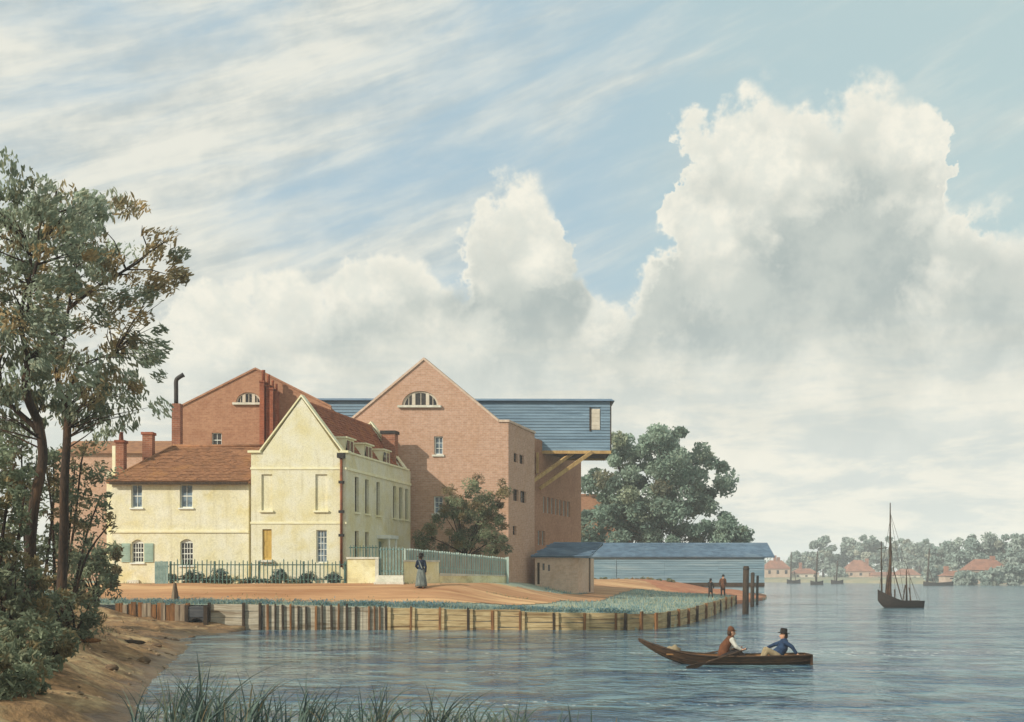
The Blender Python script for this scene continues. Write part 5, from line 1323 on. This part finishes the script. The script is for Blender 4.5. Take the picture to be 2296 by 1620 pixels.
def rowboat():
    d = 30.9; xa, xb = X(1432, d), X(1813, d); L = xb - xa; cy = d
    t = thing('rowing_boat', ((xa + xb) / 2, cy, 0), 'long narrow brown rowing boat with upswept pointed bow carrying two people', 'boat')
    def prof(s):
        a = xa + L * s
        b = .50 * (1 - (1 - min(s / .55, 1)) ** 2.2) ** 1.1 * (1 - .34 * max(0, (s - .6) / .4) ** 2) + .015
        zg = .23 + .47 * max(0, 1 - s / .46) ** 2.0 + .03 * max(0, (s - .7) / .3)
        zk = -.10 + .74 * max(0, 1 - s / .40) ** 2.0 + .10 * max(0, (s - .8) / .2) ** 2
        return a, b, zg, min(zk, zg - .03)
    hull(t, prof, 34, 'hull_brown', 'boat_inner', origin=Vector((0, cy, 0)))
    for s, z_ in ((.42, .14), (.565, .15), (.86, .16)):
        a, b, zg, zk = prof(s); MB().box(a - .11, a + .11, cy - b + .06, cy + b - .06, z_ - .02, z_ + .015).build('thwart', 'boat_inner', t)
    a, b, zg, zk = prof(1.0); MB().box(a - .02, a + .03, cy - b, cy + b, -.02, zg + .03).build('transom', 'hull_brown', t)
    a, b, zg, zk = prof(.22); MB().box(a - .3, a + .3, cy - b * .8, cy + b * .8, zg - .09, zg - .05).build('foredeck', 'boat_inner', t)
    for q in (-1, 1):
        a, b, zg, zk = prof(.50); MB().tube([(a, cy + q * b, zg), (a, cy + q * b, zg + .1)], .018, 6).build('thole_pin', 'hull_dark', t)
    return prof, cy, d
PROF, BY, BD = rowboat()
# bundle in the bow
a_, b_, zg_, zk_ = PROF(.205)
bm = bmesh.new(); bmesh.ops.create_icosphere(bm, subdivisions=3, radius=1)
for v in bm.verts: v.co = Vector((v.co.x * .2 * (1 + .15 * math.sin(7 * v.co.z + 3 * v.co.y)), v.co.y * .15, v.co.z * .12 * (1 + .25 * math.sin(6 * v.co.x))))
o = mk_bm('bundle', bm, 'cloth_buff', None, True); o.location = (a_, BY, zg_ + .03); tag(o, 'small tan bundle lying on the bow of the rowing boat', 'bundle')

def sailing_boat():
    d = WD(1363); xa, xb = X(1968, d), X(2068, d); L = xb - xa; cy = d
    t = thing('sailing_boat', ((xa + xb) / 2, cy, 0), 'dark sailing boat with three masts and furled brown sail', 'boat')
    def prof(s):
        a = xa + L * s; b = .70 * (1 - (1 - min(s / .4, 1)) ** 2) * (1 - .3 * max(0, (s - .6) / .4) ** 2) + .02
        zg = .50 + .85 * max(0, 1 - s / .55) ** 1.5; zk = -.2 + .75 * max(0, 1 - s / .3) ** 2
        return a, b, zg, min(zk, zg - .05)
    hull(t, prof, 22, 'hull_dark', 'hull_brown', origin=Vector((0, cy, 0)), planks=False)
    def mast(px, y0, y1, r, tilt=0):
        b = P(px, y1, d); e = P(px + tilt, y0, d); m = MB(); m.tube([b, b.lerp(e, .5), e], [r, r * .8, r * .35], 7); return m.build('mast', 'dark_timber', t, True)
    mast(1977, 1214, 1342, .075, -1); mm = mast(1996, 1128, 1352, .10, 0); mast(2033, 1276, 1355, .08, -1); mast(2041, 1296, 1355, .045, -1)
    # furled mainsail bundled along the mast
    m = MB(); pts = [P(1994, 1350, d), P(1993, 1320, d), P(1995, 1285, d), P(1997, 1245, d), P(1998, 1215, d)]
    sp = smooth_path(pts, 4); m.tube(sp, [.72 * (.30, .34, .31, .28, .27, .24, .25, .21, .20, .17, .16, .13, .12, .09, .08, .05, .03)[k] for k in range(len(sp))], 9); m.build('furled_sail', 'sail_brown', t, True)
    for (x0, y0), (x1, y1), r in (((2002, 1272), (2022, 1345), .04), ((2030, 1312), (2024, 1350), .045), ((2038, 1318), (2043, 1350), .035), ((1990, 1290), (1985, 1338), .035), ((2006, 1322), (2006, 1352), .05)):
        if r: MB().tube([P(x0, y0, d - .3), P(x1, y1, d - .3)], r, 6).build('spar', 'dark_timber', t)
    for px, py, ty in ((1970, 1328, 1165), (1984, 1338, 1200), (2010, 1350, 1200), (2030, 1352, 1150), (2060, 1356, 1150)): MB().tube([P(1996, ty, d), P(px, py, d)], .013, 5).build('shroud', 'dark_timber', t)
    MB().tube([P(1966, 1232, d), P(1990, 1228, d)], .03, 6).build('yard', 'dark_timber', t)
    MB().tube([P(2033, 1280, d), P(2066, 1354, d)], .012, 5).build('stay', 'dark_timber', t)
sailing_boat()
def far_boat(label, pxm, y0, pa, pb, wl_, lean=0, extra=(), sail=None):
    d = WD(wl_); xa, xb = X(pa, d), X(pb, d); L = xb - xa
    t = thing('moored_boat', ((xa + xb) / 2, d, 0), label, 'boat', 'boats moored off the far shore')
    hg = 8.5 / FOC * d
    def prof(s):
        b = L * .16 * (1 - abs(2 * s - 1) ** 3) + .03
        zg = hg * (.8 + .35 * (2 * s - 1) ** 2); return xa + L * s, b, zg, -.3 + .25 * abs(2 * s - 1) ** 4
    hull(t, prof, 14, 'hull_dark', 'hull_brown', origin=Vector((0, d, 0)), planks=False)
    MB().tube([P(pxm, wl_ - 3, d), P(pxm + lean, y0, d)], [.26, .14], 7).build('mast', 'dark_timber', t, True)
    for x0, yy0, x1, yy1 in extra: MB().tube([P(x0, yy0, d), P(x1, yy1, d)], .11, 6).build('spar', 'dark_timber', t)
far_boat('leftmost of the three small boats moored off the orange house', 1773, 1238, 1764, 1795, 1309, 1, [(1781, 1282, 1784, 1303)])
far_boat('middle one of the three small moored boats, with the tallest mast', 1830, 1236, 1817, 1846, 1312, 3, [(1827, 1285, 1829, 1304)])
far_boat('right hand of the three small moored boats near the orange house', 1875, 1258, 1863, 1891, 1310, 3, [(1870, 1290, 1872, 1304)])
far_boat('lone moored boat with one mast right of the three masted boat', 2079, 1230, 2070, 2138, 1314, 5, [(2083, 1276, 2093, 1306), (2094, 1297, 2097, 1306)])

# ------------------------------------------------------------------ far shore: houses and trees
def far_house(label, pa, pb, y_e, y_r, d, wall='far_wall', chim=(), hip=0.25):
    xa, xb = X(pa, d), X(pb, d); dep = min(9, (xb - xa) * .7); ze, zr = Z(y_e, d), Z(y_r, d + dep / 2); h = (xb - xa) * hip
    t = thing('far_house', ((xa + xb) / 2, d, 1.5), label, 'house', 'houses on the far shore')
    w_ = MB().box(xa, xb, d, d + dep, .3, ze).build('wall', wall, t)
    m = MB(); o = .35
    m.pts([(xa - o, d - o, ze + .01), (xb + o, d - o, ze + .01), (xb + o, d + dep + o, ze + .01), (xa - o, d + dep + o, ze + .01), (xa + h, d + dep / 2, zr), (xb - h, d + dep / 2, zr)])
    m.f = [(0, 1, 5, 4), (1, 2, 5), (2, 3, 4, 5), (3, 0, 4), (3, 2, 1, 0)]
    rf = m.build('roof', 'far_roof', t)
    for cx_, top in chim: MB().box(X(cx_, d) - .5, X(cx_, d) + .5, d + dep / 2 - .5, d + dep / 2 + .5, ze, Z(top, d + dep / 2)).build('chimney', 'far_roof', rf)
    n = max(2, int((xb - xa) / 3)); wh = min(1.4, (ze - 1.6) * .45)
    for k in range(n):
        cx_ = xa + (xb - xa) * (k + .5) / n; MB().box(cx_ - .45, cx_ + .45, d - .06, d - .002, ze - .5 - wh, ze - .5).build('window', 'dark_glass', t)
far_house('orange roofed house with tall thin chimney at the end of the blue shed', 1716, 1772, 1276, 1257, 408, chim=((1742, 1246), (1750, 1250)))
far_house('pale low house partly behind the small moored boats', 1780, 1836, 1287, 1275, 415, 'far_wall_pale', chim=((1800, 1262),))
far_house('steep red brown roofed barn between moored boats and sailing boat', 1898, 1962, 1282, 1256, 400, chim=((1951, 1253),), hip=.35)
far_house('low orange house behind the bow of the sailing boat', 1958, 2012, 1291, 1283, 396, hip=.05)
far_house('small house behind the stern of the three masted boat', 2012, 2064, 1290, 1276, 392, 'far_wall_pale')
far_house('red roofed house among trees at the right edge', 2178, 2262, 1279, 1254, 275, chim=((2238, 1247),), hip=.22)
far_house('low brown house left of the red roofed one at the right edge', 2120, 2176, 1292, 1280, 285, chim=((2129, 1270),))
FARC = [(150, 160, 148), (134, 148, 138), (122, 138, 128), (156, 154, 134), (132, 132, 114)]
def far_tree(label, px, ytop, wpx, d, seed, ybot=1300):
    t = thing('far_tree', (X(px, d), d, 1.5), label, 'tree', 'trees on the far shore')
    hp = ybot - ytop; yc = ytop + hp * .42; g_ = random.Random(seed); rx = wpx / 2; ry = hp * .44
    poly = [(px + rx * (.85 + .22 * g_.random()) * math.cos(a), yc + ry * (.85 + .2 * g_.random()) * math.sin(a)) for a in np.linspace(0, 2 * math.pi, 13)[:-1]]
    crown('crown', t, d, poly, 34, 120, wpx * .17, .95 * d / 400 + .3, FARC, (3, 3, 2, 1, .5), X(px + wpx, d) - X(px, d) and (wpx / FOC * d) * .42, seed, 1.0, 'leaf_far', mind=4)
    m = MB(); m.tube([(X(px, d), d, .5), (X(px, d), d, Z(yc, d))], [.55, .25], 7)
    for k in range(3):
        a = P(px, yc + ry * .6, d); e = P(px + g_.uniform(-.6, .6) * rx, yc - ry * .3, d); m.tube([a, e], [.25, .08], 5)
    m.build('trunk', 'bark', t, True)
far = [(1800, 1238, 62, 425, 'low pale tree left of the round tree on the far shore'), (1846, 1205, 52, 420, 'round headed tree standing alone above the moored boats'), (1876, 1248, 44, 428, 'small tree just right of the round headed far tree'),
       (1912, 1208, 50, 425, 'left of the two tall trees above the red brown barn'), (1945, 1203, 56, 420, 'right of the two tall trees above the red brown barn'), (1984, 1210, 48, 418, 'tree behind the masts of the sailing boat'),
       (2022, 1212, 52, 410, 'tree right of the main mast on the far shore'), (2062, 1208, 60, 400, 'broad tree above the lone moored boat, left one'), (2104, 1216, 50, 330, 'tree above the stern of the lone moored boat'),
       (2150, 1206, 70, 320, 'wide tree left of the highest far tree'), (2212, 1193, 86, 300, 'highest far tree, above the red roofed house'), (2266, 1200, 70, 295, 'rightmost tree in the row on the far shore'),
       (2300, 1215, 70, 290, 'far tree cut by the right edge of the picture')]
for i, (px, yt, wp, d, lab) in enumerate(far): far_tree(lab, px, yt, wp, d, 400 + i)
low = [(2266, 1268, 60, 262, 'low waterside bush at the right edge'), (2220, 1280, 46, 262, 'low waterside bush under the red roofed house'), (2165, 1284, 46, 268, 'low bush behind the stern of the lone boat'), (2095, 1272, 40, 300, 'small bush behind the mast of the lone boat'), (1880, 1276, 36, 402, 'small bush beside the red brown barn')]
for i, (px, yt, wp, d, lab) in enumerate(low): far_tree(lab, px, yt, wp, d, 450 + i, 1318 if d < 290 else 1308)
# wooded skyline that reads as one mass behind the separate trees
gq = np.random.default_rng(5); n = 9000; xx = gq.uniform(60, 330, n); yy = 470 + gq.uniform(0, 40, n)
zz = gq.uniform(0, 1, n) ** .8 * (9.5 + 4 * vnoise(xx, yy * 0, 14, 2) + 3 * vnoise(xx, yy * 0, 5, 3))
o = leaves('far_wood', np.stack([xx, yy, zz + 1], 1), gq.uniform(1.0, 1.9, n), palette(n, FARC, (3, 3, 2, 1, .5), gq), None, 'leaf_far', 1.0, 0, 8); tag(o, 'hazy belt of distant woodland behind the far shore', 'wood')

# ------------------------------------------------------------------ people
V = Vector
def _sphere(nu=12, nv=8):
    v = [(0, 0, -1)]; f = []
    for j in range(1, nv):
        for i in range(nu):
            a, b = 2 * math.pi * i / nu, -math.pi / 2 + math.pi * j / nv; v.append((math.cos(a) * math.cos(b), math.sin(a) * math.cos(b), math.sin(b)))
    v.append((0, 0, 1)); k = lambda j, i: 1 + (j - 1) * nu + i % nu
    for i in range(nu):
        f.append((0, k(1, i + 1), k(1, i))); f.append((len(v) - 1, k(nv - 1, i), k(nv - 1, i + 1)))
        for j in range(1, nv - 1): f.append((k(j, i), k(j, i + 1), k(j + 1, i + 1), k(j + 1, i)))
    return v, f
SPH = _sphere()
def blob(name, segs, balls, material, parent, voxel=.02, smooth=2):
    """tapered segments (p, r, q, s) and ellipsoids (c, rx, ry, rz) fused into one continuous skin"""
    m = MB()
    def ball(c, rx, ry, rz):
        i0 = m.pts([V((c[0] + rx * a, c[1] + ry * b, c[2] + rz * k)) for a, b, k in SPH[0]]); m.f.extend(tuple(i0 + q for q in f_) for f_ in SPH[1])
    for p, r, q, s in segs:
        p, q = Vector(p), Vector(q)
        if (q - p).length > 1e-4: m.tube([p, q], [r, s], 12)
        ball(p, r, r, r); ball(q, s, s, s)
    for b in balls: ball(*b)
    o = mk(name, m.v, m.f, material, parent)
    md = o.modifiers.new('r', 'REMESH'); md.mode = 'VOXEL'; md.voxel_size = voxel; md.use_smooth_shade = True
    sm = o.modifiers.new('s', 'SMOOTH'); sm.iterations = smooth; sm.factor = .5
    bpy.context.view_layer.update(); applied(o)
    if not o.data.materials: o.data.materials.append(MATS[material])
    o.data.polygons.foreach_set('use_smooth', [True] * len(o.data.polygons))
    return o
def hand(p, dirv, side, s=1.0, curl=.5):
    """palm, four unequal bent fingers and a thumb from the side of the palm"""
    p = V(p); d_ = V(dirv).normalized(); sd = (V(side) - d_ * V(side).dot(d_)).normalized(); dn = d_.cross(sd)
    out = [(p, .026 * s, p + d_ * .05 * s, .03 * s)]; k0 = p + d_ * .075 * s
    for i, L in enumerate((.062, .072, .068, .052)):
        b = k0 + sd * (i - 1.5) * .021 * s; m_ = b + (d_ * (1 - curl * .4) + dn * curl * .6).normalized() * L * .55 * s; e = m_ + (d_ * (1 - curl) + dn * curl).normalized() * L * .5 * s
        out += [(p + d_ * .03 * s + sd * (i - 1.5) * .016 * s, .014 * s, b, .0105 * s), (b, .0105 * s, m_, .0095 * s), (m_, .0095 * s, e, .008 * s)]
    tb = p + d_ * .02 * s - sd * .03 * s; tm = tb + (d_ * .6 - sd * .7).normalized() * .035 * s; out += [(tb, .014 * s, tm, .011 * s), (tm, .011 * s, tm + (d_ + dn * curl * .5).normalized() * .028 * s, .009 * s)]
    return out
def head(c, look, s=1.0):
    """skull, jaw, nose, ears; look = facing direction"""
    c = V(c); l = V(look).normalized(); sd = l.cross(V((0, 0, 1))).normalized()
    segs = [(c + V((0, 0, .02 * s)), .092 * s, c + V((0, 0, -.03 * s)) + l * .012, .082 * s), (c - V((0, 0, .06 * s)) + l * .025 * s, .06 * s, c - V((0, 0, .085 * s)) + l * .045 * s, .04 * s),
            (c + l * .088 * s + V((0, 0, .01 * s)), .014 * s, c + l * .112 * s - V((0, 0, .022 * s)), .016 * s)]
    balls = [(c + sd * .088 * s, .016 * s, .018 * s, .03 * s), (c - sd * .088 * s, .016 * s, .018 * s, .03 * s), (c + l * .085 * s - V((0, 0, .052 * s)), .022 * s, .022 * s, .012 * s)]
    return segs, balls
def face(t, c, look, s=1.0):
    c = V(c); l = V(look).normalized(); sd = l.cross(V((0, 0, 1))).normalized()
    for q in (-1, 1):
        p = c + l * .086 * s + sd * .034 * s * q + V((0, 0, .012 * s)); MB().lathe([(.001, -.010 * s), (.009 * s, -.005 * s), (.010 * s, .0), (.009 * s, .005 * s), (.001, .010 * s)], 8, p).build('eye', 'hat_black', t)
def hat_brim(t, c, r, h, rb, material='hat_black', tilt=(0, 0)):
    c = V(c); sh = lambda p: V((p[0] + tilt[0] * (p[2] - c.z), p[1] + tilt[1] * (p[2] - c.z), p[2] + tilt[0] * -(p[0] - c.x)))
    m = MB(sh); m.lathe([(rb * .6, 0), (rb, -.004), (rb, .012), (r, .02), (r * 1.0, h * .55), (r * .92, h * .92), (r * .7, h)], 18, c); return m.build('hat', material, t, True)

def woman():
    d = 54.0; x = X(944, d); z0 = ground_z(x, d) + .03; s = (Z(1254, d) - Z(1331, d)) / 1.72
    t = thing('person', (x, d, z0), 'person in black hat, dark blue jacket and long grey skirt walking on the path', 'person')
    q = lambda a, b, c: V((x + a * s, d + b * s, z0 + c * s))
    look = V((-.25, 1, 0)); hc = q(.0, .02, 1.53); hs, hb = head(hc, look, s)
    segs = hs + [(q(0, 0, 1.42), .055 * s, q(0, 0, 1.36), .06 * s), (q(0, 0, 1.34), .10 * s, q(0, 0, 1.15), .12 * s), (q(0, 0, 1.15), .12 * s, q(0, 0, .92), .13 * s)]
    for k, (sx, fy) in enumerate(((-1, .10), (1, -.12))):
        segs += [(q(sx * .09, 0, .90), .085 * s, q(sx * .10, fy, .48), .06 * s), (q(sx * .10, fy, .48), .058 * s, q(sx * .10, fy * 1.4, .08), .04 * s), (q(sx * .10, fy * 1.4, .05), .042 * s, q(sx * .11, fy * 1.4 + .13, .035), .033 * s)]
    arms = [((-.17, 0, 1.33), (-.25, .06, 1.08), (-.17, .22, .96)), ((.17, 0, 1.33), (.24, -.06, 1.05), (.23, .0, .80))]
    for sh, el, wr in arms:
        segs += [(q(*sh), .05 * s, q(*el), .042 * s), (q(*el), .04 * s, q(*wr), .03 * s)]; segs += hand(q(*wr), V(wr) - V(el), V((0, 1, 0)), s, .5)
    blob('body', segs, [(q(0, 0, 1.30), .17 * s, .10 * s, .08 * s)] + hb, 'skin', t, .011, 1)
    face(t, hc, look, s)
    js = [(q(-.11, 0, 1.33), .085 * s, q(.11, 0, 1.33), .085 * s), (q(0, 0, 1.28), .15 * s, q(0, 0, 1.10), .135 * s), (q(0, 0, 1.10), .135 * s, q(0, 0, .93), .165 * s)]
    for sh, el, wr in arms: js += [(q(*sh), .075 * s, q(*el), .065 * s), (q(*el), .062 * s, q(*wr), .045 * s)]
    blob('jacket', js, [], 'cloth_navy', t, .018, 2)
    m = MB(); n = 28; rings = []
    for r_, z_ in ((.15, .98), (.18, .9), (.215, .7), (.25, .45), (.285, .2), (.30, .07), (.27, .065)):
        rings.append(m.pts([q(r_ * (1 + .06 * (z_ < .95) * math.cos(7 * a)) * math.cos(a), r_ * .9 * (1 + .06 * (z_ < .95) * math.cos(7 * a)) * math.sin(a), z_ + .012 * math.cos(3 * a)) for a in [2 * math.pi * i / n for i in range(n)]]))
    for a, b in zip(rings, rings[1:]):
        for i in range(n): m.f.append((a + i, b + i, b + (i + 1) % n, a + (i + 1) % n))
    m.build('skirt', 'cloth_grey', t, True)
    blob('hair', [(hc + V((0, -.02, .03)), .096 * s, hc + V((.0, -.045, -.04)), .085 * s)], [], 'hair', t, .014)
    hat_brim(t, hc + V((0, -.01, .05 * s)), .12 * s, .18 * s, .23 * s)
    m = MB(); m.beam(q(-.10, -.12, 1.38), q(.06, -.165, .98), .012, .05); m.build('strap', 'cloth_grey', t)
woman()

def seated(label, xs_, look, lean, materials, headpx, arms, legs, z_seat, hatf, vox=.011):
    """sitting figure: pelvis at xs_, neck from the picture; joints given in metres"""
    t = thing('person', (xs_, BY, z_seat), label, 'person')
    pel = V((xs_, BY, z_seat + .09)); hc = P(headpx[0], headpx[1], BD); hc.y = BY; l = V(look)
    neck = hc - V((0, 0, .13)) - l * .02; sho = neck - V((0, 0, .05)) - (neck - pel).normalized() * .02
    mid = pel.lerp(sho, .5) - l * .06
    hs, hb = head(hc, l)
    segs = hs + [(hc - V((0, 0, .08)), .052, sho, .06), (sho, .10, mid, .125), (mid, .125, pel, .14)]
    js = [(sho - V((0, .10, 0)), .085, sho + V((0, .10, 0)), .085), (sho, .12, mid, .15), (mid, .15, pel + V((0, 0, .02)), .17)]
    sl = []
    for sd, el, wr, hd in arms:
        s0 = sho + V((0, sd * .18, -.02)); e0 = V((el[0], BY + el[1], el[2])); w0 = V((wr[0], BY + wr[1], wr[2]))
        segs += [(s0, .052, e0, .042), (e0, .04, w0, .03)] + hand(w0, V(hd), V((0, 1, .2)), 1.0, .7)
        sl += [(s0, .07, e0, .058), (e0, .056, w0 - (w0 - e0) * .12, .046)]
    ls = []
    for sd, kn, an in legs:
        h0 = pel + V((0, sd * .10, -.01)); k0 = V((kn[0], BY + kn[1], kn[2])); a0 = V((an[0], BY + an[1], an[2]))
        segs += [(h0, .085, k0, .06), (k0, .058, a0, .04), (a0, .042, a0 + l * .15 + V((0, 0, -.02)), .034)]
        ls += [(h0, .10, k0, .075), (k0, .072, a0, .055)]
    blob('body', segs, hb, 'skin', t, vox, 1); face(t, hc, l)
    blob('trousers', ls, [(pel, .16, .18, .12)], materials['legs'], t, .016)
    blob(materials['top_name'], js + (sl if materials['sleeve'] == materials['top'] else []), [], materials['top'], t, .018)
    if materials['sleeve'] != materials['top']:
        blob('shirt_sleeves', sl + [(sho + V((0, -.16, -.01)) + l * .02, .075, sho + V((0, .16, -.01)) + l * .02, .075), (sho + l * .07 - V((0, 0, .04)), .09, mid + l * .10, .09)], [], materials['sleeve'], t, .016)
    blob('hair', [(hc + V((0, 0, .03)) - l * .02, .095, hc - l * .04 - V((0, 0, .04)), .085)], [], 'hair', t, .014)
    hatf(t, hc, l)
    return t
def cap(t, hc, l):
    blob('cap', [(hc + V((0, 0, .055)) - l * .01, .105, hc + V((0, 0, .09)) - l * .02, .085)], [(hc + l * .10 + V((0, 0, .05)), .06, .07, .014)], 'cloth_brown', t, .012)
xr = X(1622, BD)
seated('person in brown waistcoat, white sleeves and brown cap rowing the boat', xr, (1, 0, -.12), 0, {'top': 'cloth_brown', 'top_name': 'waistcoat', 'sleeve': 'cloth_white', 'legs': 'cloth_dark'}, (1640, 1418),
       [(-1, (xr + .30, -.30, .50), (xr + .44, -.30, .42), (1, -.1, .0)), (1, (xr + .30, .30, .52), (xr + .46, .26, .44), (1, .1, .0))],
       [(-1, (xr + .42, -.13, .34), (xr + .72, -.12, .06)), (1, (xr + .42, .13, .34), (xr + .72, .12, .06))], .15, cap)
def round_hat(t, hc, l): hat_brim(t, hc + V((0, 0, .05)), .10, .14, .17, 'hat_black', (.10, 0))
xp = X(1742, BD)
seated('person in blue coat and black hat sitting in the stern of the rowing boat', xp, (-1, 0, -.1), 0, {'top': 'cloth_blue', 'top_name': 'coat', 'sleeve': 'cloth_blue', 'legs': 'cloth_buff'}, (1757, 1424),
       [(-1, (xp + .36, -.24, .50), (xp + .50, -.22, .30), (1, 0, -.7)), (1, (xp - .02, .28, .52), (xp - .22, .22, .44), (-1, 0, -.2))],
       [(-1, (xp - .30, -.12, .40), (xp - .44, -.12, .06)), (1, (xp - .30, .12, .40), (xp - .44, .12, .06))], .16, round_hat)
# oars: near one reaching back to the water, far one mirrored
def oar(label, hx, hy, hz, bx, by, bz):
    a, b = V((hx, hy, hz)), V((bx, by, bz)); t = thing('oar', a.lerp(b, .4), label, 'oar', 'oars of the rowing boat')
    d_ = (b - a).normalized(); m = MB(); m.tube([a, a + d_ * .18, a + d_ * .2, b - d_ * .7], [.018, .018, .026, .022], 8); m.build('loom', 'hull_brown', t, True)
    up = V((0, 0, 1)); sd = d_.cross(up).normalized(); m = MB(); q = [b - d_ * .72, b - d_ * .45, b]
    w_ = [.02, .06, .07]; n_ = sd.cross(d_)
    ids = [m.pts([c + n_ * ww + sd * .012, c - n_ * ww + sd * .012, c - n_ * ww - sd * .012, c + n_ * ww - sd * .012]) for c, ww in zip(q, w_)]
    for i0, i1 in zip(ids, ids[1:]):
        for k in range(4): m.f.append((i0 + k, i0 + (k + 1) % 4, i1 + (k + 1) % 4, i1 + k))
    m.f += [tuple(ids[0] + k for k in (3, 2, 1, 0)), tuple(ids[-1] + k for k in range(4))]
    m.build('blade', 'hull_brown', t)
bl = P(1540, 1500, 29.3)
oar('near brown oar reaching from the rower down to the water', xr + .58, BY - .30, .43, bl.x, bl.y, .0)
oar('far oar on the other side of the rowing boat', xr + .58, BY + .27, .45, bl.x + .1, BY + 1.7, .0)

def stander(label, px, ytop, ybot, d, look, pose, mats):
    x = X(px, d); z0 = Z(ybot, d); gzv = ground_z(x, d); s = (Z(ytop, d) - Z(ybot, d)) / 1.74; z0 = gzv + .02; s = (Z(ytop, d) - z0) / 1.74
    t = thing('person', (x, d, z0), label, 'person', 'people on the point')
    q = lambda a, b, c: V((x + a * s, d + b * s, z0 + c * s)); l = V(look); hc = q(.02, 0, 1.58); hs, hb = head(hc, l, s)
    segs = hs + [(q(.01, 0, 1.5), .055 * s, q(0, 0, 1.42), .06 * s), (q(0, 0, 1.38), .12 * s, q(0, 0, 1.1), .13 * s), (q(0, 0, 1.1), .13 * s, q(0, 0, .92), .14 * s)]
    js = [(q(-.11, 0, 1.40), .085 * s, q(.11, 0, 1.40), .085 * s), (q(0, 0, 1.34), .15 * s, q(0, 0, 1.1), .15 * s), (q(0, 0, 1.1), .15 * s, q(0, 0, .74), .20 * s)]
    ls = []
    for sx, fx in ((-1, pose[0]), (1, pose[1])):
        leg = [(q(sx * .09, 0, .9), .09 * s, q(sx * .09 + fx * .5, 0, .48), .065 * s), (q(sx * .09 + fx * .5, 0, .48), .06 * s, q(sx * .09 + fx, 0, .09), .045 * s)]
        segs += leg + [(q(sx * .09 + fx, 0, .05), .045 * s, q(sx * .09 + fx + .13 * l.x, .13 * l.y, .035), .035 * s)]
        ls += [(a, r * 1.16, b, r2 * 1.2) for a, r, b, r2 in leg]
        el = q(sx * .25 + pose[2] * .3, .02, 1.14); wr = q(sx * .20 + pose[2], .10, .95)
        segs += [(q(sx * .18, 0, 1.40), .055 * s, el, .045 * s), (el, .042 * s, wr, .032 * s)] + hand(wr, V((pose[2], .2, -.9)), V((1, 0, 0)), s)
        js += [(q(sx * .18, 0, 1.40), .075 * s, el, .065 * s), (el, .06 * s, wr, .05 * s)]
    blob('body', segs, hb, 'skin', t, .014, 1); blob('coat', js, [], mats[0], t, .022); blob('trousers', ls, [], mats[1], t, .022)
    blob('hair', [(hc + V((0, 0, .03)) - l * .02, .095 * s, hc - l * .04 - V((0, 0, .04)), .085 * s)], [], 'hair', t, .018)
    hat_brim(t, hc + V((0, 0, .06 * s)), .105 * s, .15 * s, .17 * s)
stander('person in dark coat standing on the point, left of the pair', 1593, 1299, 1349, 76, (1, .3, 0), (-.06, .10, .10), ('cloth_dark', 'cloth_dark'))
stander('person in brown coat and hat standing on the point, nearer the piles', 1621, 1290, 1342, 84, (.3, -1, 0), (-.05, .05, -.04), ('cloth_brown', 'cloth_dark'))

# ------------------------------------------------------------------ haze
def haze():
    m = MB(); m.box(-950, 950, -70, 1250, -2.5, 34)
    mt = bpy.data.materials.new('haze'); mt.use_nodes = True; nt = mt.node_tree; nt.nodes.clear(); MATS['haze'] = mt
    v = nt.nodes.new('ShaderNodeVolumePrincipled'); v.inputs['Color'].default_value = (.95, .97, .97, 1); v.inputs['Density'].default_value = .0007
    v.inputs['Anisotropy'].default_value = -.2
    o = nt.nodes.new('ShaderNodeOutputMaterial'); nt.links.new(v.outputs[0], o.inputs['Volume'])
    ob = m.build('haze', 'haze'); ob['kind'] = 'stuff'; tag(ob, 'thin pale blue summer haze over the river', 'haze')
haze()
